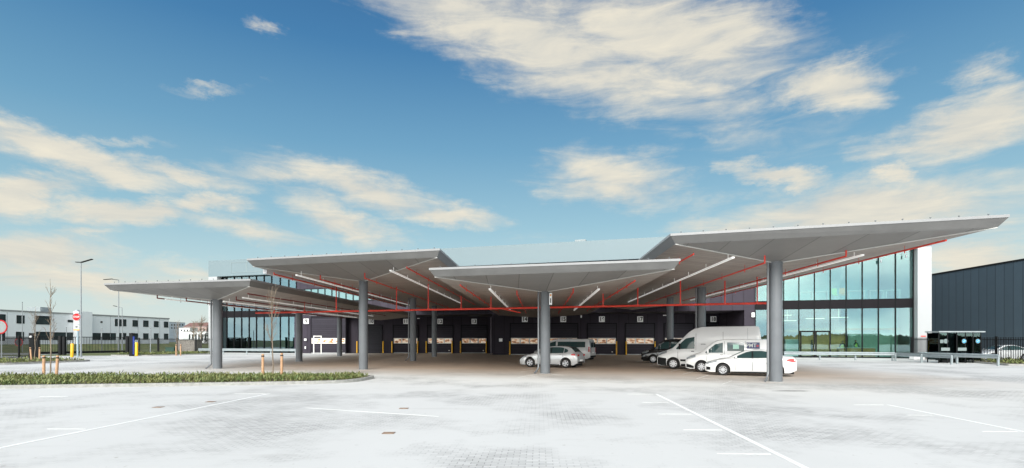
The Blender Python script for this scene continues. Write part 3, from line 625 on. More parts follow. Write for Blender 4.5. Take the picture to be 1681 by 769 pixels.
# main fire pipe
def fire_pipe():
    z0 = 34.5; t = thing('fire_main', 'long bright red fire main pipe hung across the whole yard below the canopies', 'pipe', (0, z0, 4.0), BANG)
    def loc(px): u = (px-CX)/F; return u*z0/(1+SK*u)*NRM
    a, b = loc(420), loc(1258); m = MB(); m.tube([(a,0,-.02),(loc(840),0,0),(b,0,.03)], .065, 12); m.build('pipe', red, t, smooth=True)
    for px in (450,500,552,651,703,757,806,990,1047,1117,1190,1243):
        s = loc(px); X = s/NRM; Y = z0 - SK*X
        rows = [(-19.33,33.9,4.5,4.9),(-9.47,33,5.62,5.93),(1.87,29.15,4.58,4.91),(11.98,23.5,5.38,5.91)]
        best = min(rows, key=lambda r: abs(X-(r[0]+RD*(Y-r[1])))); dx = abs(X-(best[0]+RD*(Y-best[1])))
        top = best[2] + (best[3]-best[2])*min(1, dx/5.2)
        m = MB(); m.tube([(s,0,.05),(s,0,top-4.0)], .04 if px not in (450,500) else .02, 8); m.lathe([(.065,-.05),(.085,-.05),(.085,.05),(.065,.05)], 10, c=(s,0,.05)); m.build('hanger', red, t, smooth=True)
    m = MB(); s = loc(822); m.tube([(s,0,0),(s+1.6,-.9,-.35)], .04, 8); m.build('branch', red, t)
fire_pipe()

# ------------------------------------------------------------------ bollards
def bollard(X, Y, h, r, lab, grp, tilt=0):
    t = thing('bollard', lab, 'bollard', (X, Y, 0), 0, grp)
    m = MB(); m.lathe([(r,0),(r,h-.05),(r*.8,h-.01),(.001,h)], 16); o = m.build('post', yellow, t, smooth=True); t.rotation_euler = (0, tilt, 0)
    m = MB(); m.lathe([(r,0),(r+.05,0),(r+.05,.02),(r,.03)][::-1], 16); m.build('base_plate', black, t)
for px, Y, lab in ((586,Y1,'left post of the slatted shutter dock numbered 10'),(629,Y1,'right post of the slatted shutter dock numbered 10'),(643.5,Y1,'left post of dock 11'),(685.5,Y1,'right post of dock 11, half behind a column'),
                   (699.7,Y1,'left post of dock 12'),(742,Y1,'right post of dock 12'),(756,Y1,'left post of dock 13'),(798.3,Y1,'right post of dock 13'),
                   (836.8,Y2,'left post of dock 14'),(1012,Y2,'right post of dock 16'),(1028,Y2,'left post of dock 17'),(1075.3,Y2,'right post of dock 17 above the black car')):
    bollard(at(px,Y-.5), Y-.5, 1.7, .085, 'slim yellow post, ' + lab, 'yellow posts guarding the dock doors')
bollard(*gp(118,587), 1.5, .14, 'stout yellow bollard left of the stop sign pole', 'yellow bollards at the gate', .03)
bollard(*gp(224,585), 1.6, .14, 'stout yellow bollard at the right end of the sliding gate', 'yellow bollards at the gate', .01)

# ------------------------------------------------------------------ guard rails
def guardrail(pts, lab, h=.78, step=3.2):
    t = thing('guard_rail', lab, 'guard rail', (pts[0][0], pts[0][1], 0), 0, 'steel guard rails'); o = Vector((pts[0][0], pts[0][1], 0))
    P = [Vector((x,y,0))-o for x,y in pts]
    for a, b in zip(P, P[1:]):
        d = (b-a).normalized(); n = Vector((d.y,-d.x,0)) ; n = n if n.y < 0 else -n
        prof = [(.0,h),(-.06,h-.03),(-.06,h-.10),(-.01,h-.155),(-.06,h-.21),(-.06,h-.28),(0,h-.31)]
        m = MB(); vs = []
        for p in (a, b):
            for q, z in prof: vs.append(p - n*q*1.0 + Vector((0,0,z)))
            for q, z in prof[::-1]: vs.append(p - n*(q+.012) + Vector((0,0,z)))
        k = len(prof)*2; m.add(vs, [(i,(i+1)%k,k+(i+1)%k,k+i) for i in range(k)] + [tuple(range(k)), tuple(range(k,2*k))[::-1]]); m.build('beam', galv, t)
        L = (b-a).length; c = max(1, round(L/step))
        for i in range(c+1):
            p = a + d*(.15 + (L-.3)*i/c) - n*.10; q = MB(); q.box(p.x-.06,p.x+.06,p.y-.05,p.y+.05,0,h-.05); q.build('post', galv, t)
guardrail([(at(1287,49.5),49.5),(at(1469,46.5),46.5)], 'long straight guard rail before the right glass office')
guardrail([(at(1470,46),46),(at(1567,39.4),39.4)], 'short guard rail angled toward the camera, right of the long one')
guardrail([(at(1509,43.8),43.8),(at(1640,37.2),37.2)], 'guard rail ending squarely before the fence at the far right', .85)
guardrail([(at(326,67),67),(at(486,64),64)], 'guard rail in front of the left glass office')

# ------------------------------------------------------------------ fences, gate
def fence(a, b, h, lab, step=.13, post=2.6, mesh=False):
    a, b = Vector((*a,0)), Vector((*b,0)); L = (b-a).length; ang = math.atan2(b.y-a.y, b.x-a.x)
    t = thing('fence', lab, 'fence', tuple(a), ang, 'dark bar fences'); m = MB()
    n = int(L/step)
    for i in range(n): x = (i+.5)*L/n; m.box(x-.022,x+.022,-.014,.014,.06,h)
    m.build('bars', black, t)
    m = MB(); m.box(0,L,-.03,-.015,.22,.27); m.box(0,L,-.03,-.015,h-.22,h-.17); m.build('rails', black, t)
    k = max(1, round(L/post))
    for i in range(k+1): x = i*L/k; p = MB(); p.box(x-.085,x+.085,.016,.116,0,h+.08); p.build('post', black, t)
    return t
fence((-45.6,42), (-48.0,52.5), 2.2, 'dark bar fence at the left edge beside the round mirror sign')
fence(gp(228,580.5), gp(352,580), 2.1, 'dark bar fence from the yellow gate bollard toward the left office', .14)
fence((38.9,50.5),(40.0,34), 2.1, 'dark bar fence in front of the parked silver car at right', .13, 3)
def gate():
    a, b = Vector((*gp(62,583.5),0)), Vector((*gp(216,580.2),0)); L = (b-a).length
    t = thing('sliding_gate', 'wide black sliding gate on a heavy bottom beam beside the stop sign', 'gate', tuple(a), math.atan2(b.y-a.y,b.x-a.x))
    m = MB(); m.box(0,L,-.1,.1,.12,.42); m.build('bottom_beam', black, t); m = MB(); m.box(0,L,-.04,.04,2.2,2.28); m.build('top_rail', black, t)
    m = MB(); n = int(L/.17)
    for i in range(n): x = (i+.5)*L/n; m.box(x-.025,x+.025,-.015,.015,.42,2.2)
    m.build('bars', black, t)
    for x in (0, L): m = MB(); m.box(x-.06,x+.06,-.06,.06,.42,2.3); m.build('end_post', black, t)
gate()
for px0, px1, top, base, lab in ((49.5,56,547,588,'tall black gate portal post with a small white lamp on it'),(58,63.5,552,586,'black gate post with rounded white edge beside the portal post'),
                            (97,101,552,583,'left one of two close black posts before the gate bars'),(103.5,107.5,553,583,'right one of two close black posts before the gate bars'),
                            (207,211,552,583.5,'thin black post at the closing end of the gate'),(213.5,219,547,585,'black portal post with blue edge at the right gate end')):
    X, Y = gp((px0+px1)/2, base); w = (px1-px0)*Y/F/2; h = hgt(top, Y); t = thing('gate_post', lab, 'gate post', (X,Y,0), 0, 'black posts of the sliding gate')
    m = MB(); m.box(-w,w,-.15,.15,0,h-.05); m.build('post', black, t); m = MB(); m.box(-w-.02,w+.02,-.17,.17,h-.048,h); m.build('cap', black, t)
    if px0 == 49.5: m = MB(); m.box(-.06,.12,-.22,-.152,h-.5,h-.3); m.build('lamp', numplate, t)
    if px0 == 213.5: m = MB(); m.box(w+.003,w+.08,-.1,.1,.2,h-.4); m.build('blue_strip', mat('blue paint', (.03,.06,.35), .5), t)

# ------------------------------------------------------------------ lamps and signs
lampm = mat('lamp pole', (.20,.22,.235), .5)
def street_lamp(X, Y, H, lab, kind, base_r=.10):
    t = thing('street_lamp', lab, 'street lamp', (X,Y,0), 0, 'street lamps')
    m = MB(); m.tube([(0,0,0),(0,0,H*.28),(0,0,H)], base_r, 12, base_r*.45); m.build('pole', lampm, t, smooth=True)
    def head(a, b):
        m = MB(); m.bar(a, b, .28, .07); m.build('lamp_head', black, t)
    if kind == 'double': head((-.55,0,H+.02),(.1,0,H)); head((.05,0,H),(1.25,0,H+.35))
    if kind == 'left': head((-2.1,0,H+.05),(-.9,0,H+.15)); head((-1.0,0,H+.12),(-.05,0,H))
    if kind == 'arm': m = MB(); m.tube([(0,0,H),(-.5,0,H+.10),(-1.3,0,H+.28)], .035, 6); m.build('arm', lampm, t); m = MB(); m.bar((-1.3,0,H+.3),(-.8,0,H+.2), .2, .06); m.build('lamp_head', black, t)
    return t
X, Y = gp(133,586.2); street_lamp(X, Y, hgt(431,Y), 'tall street lamp with two heads rising above the stop sign', 'double')
X, Y = gp(194.8,580); street_lamp(X, Y, hgt(460,Y), 'tall street lamp partly behind the tip of the leftmost canopy', 'left')
X, Y = gp(200.5,579); street_lamp(X, Y, hgt(505.5,Y), 'shorter street lamp with one thin arm beside a taller one', 'arm', .08)
for px, y0, y1, lab in ((247,581.5,540,'plain pale thin pole right of the sliding gate'),(109,577,538,'plain thin pole in front of the long lower windows'),(36.5,578,497,'faint tall pole at the left end of the white building'),(167,577,540,'thin pole in front of the white building between two window bands')):
    X, Y = gp(px, y0); t = thing('pole', lab, 'pole', (X,Y,0), 0, 'thin plain poles'); m = MB(); m.tube([(0,0,0),(0,0,hgt(y1,Y))], .06, 8, .05); m.build('shaft', lampm, t); m = MB(); m.lathe([(.05,0),(.08,0),(.08,.06),(.001,.1)], 8, c=(0,0,hgt(y1,Y))); m.build('cap', lampm, t)
signred = mat('sign red', (.36,.010,.012), .6, spec=.2); signwhite = mat('sign white', (.50,.52,.52), .6)
def stop_sign():
    X, Y = gp(131.8,586.8); t = thing('stop_sign', 'red octagonal stop sign with two small plates on a pale blue pole', 'road sign', (X,Y-.35,0)); 
    m = MB(); m.tube([(0,0,0),(0,0,hgt(514.5,Y))], .085, 12); m.build('pole', mat('pale blue pole', (.28,.36,.40), .5), t, smooth=True)
    h = hgt(521,Y); r = .44
    o8 = [(r*math.cos(R(22.5+45*i)), r*math.sin(R(22.5+45*i))) for i in range(8)]
    m = MB(); m.add([(x,-.16,h+z) for x,z in o8]+[(x,-.13,h+z) for x,z in o8], [tuple(range(8)), tuple(range(8,16))[::-1]]+[(i,8+i,8+(i+1)%8,(i+1)%8) for i in range(8)]); s = m.build('sign_plate', signred, t)
    text('lettering', 'STOP', .27, signwhite, s, (0,-.165,h), (R(90),0,0), .95, .002, .008)
    m = MB(); 
    for i in range(8):
        a, b = o8[i], o8[(i+1)%8]; m.bar((a[0]*.93,-.163,h+a[1]*.93),(b[0]*.93,-.163,h+b[1]*.93), .012, .02)
    m.build('border', signwhite, s)
    for z0, z1, c in ((3.55,3.95,0),(2.9,3.5,1)):
        m = MB(); m.box(-.3,.3,-.14,-.11,z0,z1); p = m.build('info_plate', signwhite, t)
        if c:
            q = MB(); q.box(-.3,.3,-.146,-.142,2.9,3.02); q.build('orange_strip', mat('orange', (.8,.3,.02), .5), p)
            q = MB(); q.add([(-.15,-.147,3.22),(.02,-.147,3.22),(.02,-.147,3.14),(.18,-.147,3.27),(.02,-.147,3.40),(.02,-.147,3.32),(-.15,-.147,3.32)], [(0,1,2,3,4,5,6)]); q.build('arrow', ink, p)
stop_sign()
def round_sign(px, py, r, Y, lab, face, group=None, post=True, dx=0):
    X = at(px, Y); z = hgt(py, Y); t = thing('round_sign', lab, 'road sign', (X,Y,0))
    m = MB(); m.tube([(dx,.08,0),(dx,.08,z+r*.8)], .04, 8); m.build('pole', lampm, t)
    m = MB(); m.lathe([(.001,-.03),(r*.84,-.03),(r*.84,0),(.001,0)], 32, 'y', (0,0,z)); m.build('face', face, t)
    m = MB(); m.lathe([(r*.84,-.04),(r,-.04),(r,.01),(r*.84,.01),(r*.84,-.04)], 32, 'y', (0,0,z)); m.build('rim', signred, t)
round_sign(1, 537, .62, 45.5, 'round red-rimmed sign with pale grey face at the left picture edge', mat('grey face', (.20,.22,.22), .5, var=.1))
round_sign(31, 562, .42, 54.5, 'small dark round sign with red rim behind the bar fence', mat('dark face', (.03,.03,.035), .4))

# ------------------------------------------------------------------ young trees with stakes
def young_tree(X, Y, H, lab, seed, spread=1.0, stakes=True, grp='young bare trees'):
    rnd = random.Random(seed); t = thing('young_tree', lab, 'tree', (X,Y,0), 0, grp)
    tr = MB(); pts = [Vector((0,0,0))]
    for k in range(1,9): pts.append(Vector((rnd.uniform(-.04,.04)*spread, rnd.uniform(-.04,.04), H*k/8)))
    tr.tube(pts, .036, 8, .006); tr.build('trunk', bark, t, smooth=True)
    br = MB()
    for i in range(22):
        z = H*rnd.uniform(.32,.86); a = rnd.uniform(0,6.28); L = rnd.uniform(.5,1.25)*spread*(1.25-z/H*.7); up = rnd.uniform(1.3,2.8)
        p = Vector((0,0,z)); d = Vector((math.cos(a),math.sin(a),up)).normalized(); q = p+d*L*.5+Vector((0,0,.02)); e = q+(d+Vector((0,0,.35))).normalized()*L*.5
        br.tube([p,q,e], .010, 5, .004)
        for j in range(4):
            s = p.lerp(e, rnd.uniform(.35,.95)); dd = (d+Vector((rnd.uniform(-.8,.8),rnd.uniform(-.8,.8),rnd.uniform(0,.6)))).normalized(); br.tube([s, s+dd*rnd.uniform(.15,.4)*spread], .006, 4, .003)
    br.build('branches', bark, t)
    return t
def stake(X, Y, h, lab, lean=0):
    t = thing('tree_stake', lab, 'stake', (X,Y,0), 0, 'wooden stakes beside the young trees'); m = MB(); m.lathe([(.065,0),(.06,h-.03),(.05,h),(.001,h)], 12)
    m.build('post', wood, t, smooth=True); t.rotation_euler = (0, lean, 0); m = MB(); m.lathe([(.066,h-.14),(.072,h-.14),(.072,h-.08),(.066,h-.08)], 12); m.build('tie', rubber, t)
Y = 25.6
young_tree(at(83,Y), Y, hgt(458,Y), 'tall bare young tree between two stakes at the left of the front island', 11, .6)
stake(at(72,Y),Y,1.12,'left stake of the leftmost front tree'); stake(at(92.5,Y),Y,1.12,'leaning right stake of the leftmost front tree', .06)
young_tree(at(447,Y), Y, hgt(470,Y), 'bare young tree on the front island before the left glass office', 23, 1.05)
stake(at(431.5,Y),Y,1.2,'left stake of the tree before the left glass office'); stake(at(462.5,Y),Y,1.24,'right stake of the tree before the left glass office')
Y = 44.5
young_tree(at(58,Y), Y, hgt(503,Y), 'small bare tree on the rear island near the gate posts', 31)
stake(at(52,Y),Y,1.25,'left leaning stake on the rear island', -.1); stake(at(65,Y),Y,1.25,'right stake on the rear island')
Y = 62.5
young_tree(at(291,Y), Y, hgt(528,Y), 'bare tree with thin crown in front of the grey stone hut', 41, 1.1)
stake(at(289,Y-1),Y-1,1.35,'left stake before the grey stone hut'); stake(at(296.5,Y-1),Y-1,1.35,'right stake before the grey stone hut')

# ------------------------------------------------------------------ buildings at the left
def facade_building(name, lab, x0, h0y, x1, h1y, H, depth, material, wins, winmat, pitch_roof=False, extra=None, pane_split=True):
    Y0 = (H-HC)*F/(HZ-h0y); Y1_ = (H-HC)*F/(HZ-h1y); A = Vector((at(x0,Y0),Y0)); B = Vector((at(x1,Y1_),Y1_)); ang = math.atan2(B.y-A.y,B.x-A.x); L = (B-A).length
    t = thing(name, lab, 'building', (A.x,A.y,0), ang)
    d = (B-A)/L
    def s_(px):
        u = (px-CX)/F; return (u*A.y-A.x)/(d.x-u*d.y)
    def hh(px, py):
        s = s_(px); Yp = A.y+d.y*s; return hgt(py, Yp)
    m = MB(); m.box(0,L,0,depth,0,H-.25); m.build('wall', material, t)
    m = MB(); m.box(-.1,L+.1,-.1,depth+.1,H-.247,H); m.build('roof_edge', flash, t)
    for (a,b,ya,yb) in wins:
        sa, sb = s_(a), s_(b); mid = (a+b)/2; z1, z0 = hh(mid,ya), hh(mid,yb)
        f = MB(); w = .10
        for q in ((sa,sb,z0,z0+w),(sa,sb,z1-w,z1),(sa,sa+w,z0+w,z1-w),(sb-w,sb,z0+w,z1-w)): f.box(q[0],q[1],-.06,-.003,q[2],q[3])
        n = max(1, round((sb-sa)/2.2)) if pane_split else 1
        for k in range(1,n): x = sa+(sb-sa)*k/n; f.box(x-.05,x+.05,-.055,-.003,z0+w,z1-w)
        o = f.build('window', mull, t); g = MB(); g.box(sa+w,sb-w,-.03,-.006,z0+w,z1-w); g.build('pane', winmat, o)
    return t, s_, hh
dimglass = mat('dim window', (.022,.032,.034), .25, var=.6, vscale=.35, spec=.2)
whiteb = mat('white cladding panels', (.66,.685,.71), .5, var=.05, vscale=.2)
wins = [(-12,9,516,528),(27,40,518,531.5),(58.5,82,519,533),(-8,8,545,560),(26,39,545,560),(59,84,545,558.5),(86,130,546,558.5),(145,165,547,558.5),(167,190,547,558.5),
        (188.5,193,524,536),(195.5,199.5,524.5,536),(202,207,524.5,536),(217.5,226,526,536.5),(235,243.5,526.5,537),(252.5,260,527.5,537.3),(269,276,528.5,538),
        (195.5,199.5,547,558),(202,207,547,558),(217.5,226,547.5,558),(235,243.5,547.5,557.5),(252.5,260,547.5,557.5),(269,276,548,557.5),(111,119,525.5,529.5),(165,168,527.5,530.5)]
t, s_, hh = facade_building('office_block', 'long white two-storey block with dark windows behind the gate', -25, 507, 277.5, 522.6, 7.0, 14, whiteb, wins, dimglass)
m = MB(); [m.box(s_(p)-.05, s_(p)+.05, -.03, -.003, 0, 6.7) for p in (11.5, 56, 88, 120, 143, 181, 226.5, 262)]; m.build('panel_joint', mat('panel joint', (.35,.37,.39), .6), t)
m = MB(); m.box(s_(120), s_(143), -1.2, -.003, .0, 7.35); m.build('stair_tower', whiteb, t)
m = MB(); m.box(s_(89)-.0, s_(107), 3, 6, 7.0, 8.0); m.box(s_(91), s_(94.5), 2.9, 2.99, 7.2, 7.8); u = m.build('roof_unit', mat('roof unit grey', (.22,.255,.265), .6, var=.1), t)
m = MB(); m.lathe([(.5,0),(.5,.5),(.3,.8),(.001,.85)], 14, c=(s_(141),2,7.0)); m.build('roof_vent', galv, t)
m = MB(); L_ = s_(277.5)
m.add([(-8,-9,0),(L_+25,-9,0),(-8,-5,1.15),(L_+25,-5,.9),(-8,-1.3,1.15),(L_+25,-1.3,.9),(-8,-1.3,0),(L_+25,-1.3,0)], [(0,1,3,2),(2,3,5,4),(4,5,7,6)])
A_ = fullmat(t); m.v = [tuple(A_ @ Vector(v)) for v in m.v]; tag(m.build('grass_bank', grassm), kind='structure')
greyb = mat('pale grey cladding', (.50,.52,.53), .6, var=.08, vscale=.3); pink = mat('pinkish brick', (.38,.27,.25), .8, var=.15, vscale=1); bluish = mat('bluish render', (.42,.46,.52), .7, var=.15, vscale=.6)
facade_building('low_hall', 'low pale grey hall with a row of narrow windows beyond the fence', 300, 544, 352, 543.5, 5.2, 12, greyb, [(310+i*5.2,312.5+i*5.2,549,560) for i in range(8)], dimglass, pane_split=False)
facade_building('apartment_block', 'distant bluish and pink apartment block just right of the white block', 277.6, 528.5, 304, 530, 16, 14, bluish, [(281+(i%5)*4.4,283+(i%5)*4.4,532.5+(i//5)*5,535+(i//5)*5) for i in range(10)], dimglass, pane_split=False)
t, s_, hh = facade_building('terrace_house', 'distant pink terrace with dark gabled roof above the low hall', 300, 537, 350, 536, 11, 10, pink, [(316+i*6,318.5+i*6,540,543.5) for i in range(5)], dimglass, pane_split=False)
m = MB(); L = s_(350)
m.add([(0,0,11),(L,0,11),(L,10,11),(0,10,11),(0,5,14),(L,5,14)], [(0,1,5,4),(2,3,4,5),(0,4,3),(1,2,5)]); m.build('roof', mat('dark red tiles', (.14,.07,.06), .8, var=.2), t)
facade_building('white_villa', 'distant small white house with dark roof openings before the pink terrace', 294, 538, 311, 538, 8, 7, white, [(297,299,541,544),(302,304,541,544),(307,309,541,544)], dimglass, pane_split=False)
# stone hut and green container
X, Y = gp(290,578.5); t = thing('stone_hut', 'low grey stone enclosure behind the green container', 'hut', (X,Y+2,0)); m = MB(); m.box(-1.4,1.5,0,2,0,1.85); m.build('wall', mat('rubble stone', (.26,.24,.22), .9, var=.45, vscale=4, bump=.6), t); m = MB(); m.box(-1.5,1.6,-.1,2.1,1.853,1.95); m.build('lid', kerbm, t)
X, Y = gp(278.5,580.5); t = thing('green_container', 'dark green box container beside the bar fence', 'container', (X,Y,0)); m = MB(); m.box(-.6,.6,0,.8,.04,.78); m.build('body', mat('dark green steel', (.008,.045,.03), .5, var=.2), t, bevel=.03); m = MB(); m.box(-.63,.63,-.03,.83,.783,.85); m.build('lid', mat('dark green steel',(0,0,0)), t); m = MB(); [m.box(x-.06,x+.06,.1,.2,0,.04) for x in (-.5,.5)]; m.build('feet', black, t)

# ------------------------------------------------------------------ far trees
def far_tree(px, Y, top, lab, seed, evergreen=False, grp='distant trees'):
    X = at(px,Y); H = hgt(top,Y); rnd = random.Random(seed); t = thing('conifer' if evergreen else 'bare_tree', lab, 'tree', (X,Y,0), 0, grp)
    m = MB(); m.tube([(0,0,0),(0,0,H*.5),(rnd.uniform(-.2,.2),0,H*.97)], H*.02, 7, H*.004); m.build('trunk', bark, t)
    m = MB()
    if evergreen:
        for i in range(2600):
            k = rnd.random()**.7; z = H*(.12+.88*(1-k)); r = H*.30*k*rnd.uniform(.3,1)*(1+.25*math.sin(z*3)); a = rnd.uniform(0,6.28); p = Vector((r*math.cos(a),r*math.sin(a),z)); d = Vector((math.cos(a),math.sin(a),rnd.uniform(-.5,.3)))*H*.045; s = Vector((-math.sin(a),math.cos(a),.3))*H*.012
            m.add([p,p+d*.5+s,p+d,p+d*.5-s],[(0,1,2,3)])
        m.build('crown', mat('conifer needles', (.012,.035,.018), .8, var=.4, vscale=.5), t)
    else:
        for i in range(46):
            z = H*rnd.uniform(.25,.9); a = rnd.uniform(0,6.28); L = H*rnd.uniform(.12,.3)*(1.2-z/H*.6); d = Vector((math.cos(a),math.sin(a),rnd.uniform(.5,1.3))).normalized(); p = Vector((0,0,z)); e = p+d*L; m.tube([p,e], H*.006, 4, H*.0015)
            for j in range(6):
                s = p.lerp(e, rnd.uniform(.3,1)); dd = (d+Vector((rnd.uniform(-.9,.9),rnd.uniform(-.9,.9),rnd.uniform(-.2,.6)))).normalized(); m.tube([s,s+dd*H*rnd.uniform(.04,.12)], H*.0022, 3, H*.001)
        m.build('crown', bark, t)
far_tree(346, 120, 524, 'dark green conifer right beside the leftmost column', 1, True)
far_tree(330, 130, 519, 'large bare tree behind the pink terrace', 2); far_tree(318,150,527,'smaller bare tree between the two distant blocks',3)
# reflected in the offices: a hedge line far behind the camera
def treeline():
    rnd = random.Random(5); m = MB()
    for i in range(9000):
        x = rnd.uniform(-260,320); h = 3.6+1.8*mnoise.noise(Vector((x*.03,0,1))); z = rnd.uniform(0,h); y = -150-rnd.uniform(0,8); a = rnd.uniform(0,6.28); r = rnd.uniform(.5,1.3)
        m.add([(x-r,y,z),(x,y+rnd.uniform(-.6,.6),z-r),(x+r,y,z),(x,y,z+r)],[(0,1,2,3)])
    tag(m.build('treeline', two_tone('hedge leaves', (.34,.30,.20), (.50,.43,.31), .1)), kind='stuff')
treeline()

# ------------------------------------------------------------------ buildings and things at the right
def dark_hall():
    t = thing('dark_hall', 'tall blue-grey ribbed metal hall beyond the fence at right', 'building', (52.4, 66, 0), 0)
    clad = stripes('blue grey cladding', (.055,.083,.105), (.026,.038,.05), 1, 1.05, .06, .5, .10, metal=.2)
    m = MB(); m.prism([(0,0),(-1.6,-30),(40,-30),(42,0)], 0, 9.9); m.build('wall', clad, t)
    m = MB(); m.prism([(-.06,0.06),(-1.66,-30.06),(40,-30.06),(42,0.06)], 9.903, 10.1); m.build('roof_trim', black, t)
dark_hall()
shglass = glassmat('shelter glass', (.72,.84,.80), (.10,.15,.15), .35)
def shelter():
    X0, Yb = at(1541,42.2), 42.2; X1 = at(1611,42.2); W = X1-X0
    t = thing('smoking_shelter', 'dark glass shelter with round blue stickers behind the guard rails', 'shelter', (X0,Yb,0)); d = 1.2
    m = MB(); m.box(-.1,W+.2,-.15,d+.1,2.50,2.60); m.build('roof', galv, t)
    for x in (0, W*.2, W*.42, W*.62, W*.8, W-.06):
        m = MB(); m.box(x,x+.06,0,.06,0,2.497); m.build('post', black, t)
    for x in (0, W-.06): m = MB(); m.box(x,x+.06,d-.06,d,0,2.497); m.build('post', black, t)
    for a, b in ((.06,W*.2),(W*.42+.06,W*.62),(W*.62+.06,W*.8),(W*.8+.06,W-.06)):
        m = MB(); m.box(a+.003,b-.003,.02,.035,.25,2.45); p = m.build('glass_pane', shglass, t)
    m = MB(); m.box(.07,W-.07,d-.04,d-.02,.25,2.45); m.build('back_glass', shglass, t)
    for x in (.02, W-.045): m = MB(); m.box(x,x+.02,.07,d-.07,.25,2.45); m.build('side_glass', shglass, t)
    bl = mat('blue sticker', (.05,.30,.50), .5); st = mat('pale sticker', (.14,.18,.18), .6)
    for x, mt in ((.42*W+.62,bl),(.62*W+.55,None),(.8*W+.42,bl),(.17*W,st)):
        if mt is None: continue
        m = MB(); m.lathe([(.001,-.012),(.19,-.012),(.19,0),(.001,0)], 24, 'y', (x,.015,1.78)); s = m.build('round_sticker', st if mt is bl else mt, t)
        if mt is bl: m = MB(); m.lathe([(.001,-.018),(.15,-.018),(.15,-.013)], 24, 'y', (x,.015,1.78)); m.build('sticker_centre', bl, s); m = MB(); m.bar((x-.08,-.006,1.74),(x+.09,-.006,1.84),.01,.04); m.build('sticker_mark', signwhite, s)
    m = MB(); m.box(.12,.12+.26,.0,.012,1.62,1.9); m.build('poster', st, t)
    for x in (.2, .45*W): m = MB(); m.box(x,x+.7,-.005,.012,1.0,1.25); m.build('notice', mat('dull notice', (.18,.22,.22), .5), t)
    m = MB(); m.box(W*.22,W*.55,.6,1.0,.0,.45); m.box(W*.7,W*.82,.6,1.0,0,.5); m.build('bench', black, t)
shelter()
X, Y = at(1507,50), 50
t = thing('utility_box', 'low white box at the foot of the white fin', 'box', (at(1512,49.2),49.2,0)); m = MB(); m.box(-.9,.9,-.3,.3,.02,.55); m.build('body', white, t, bevel=.03); m = MB(); m.box(-.95,.95,-.35,.35,0,.02); m.build('plinth', kerbm, t)

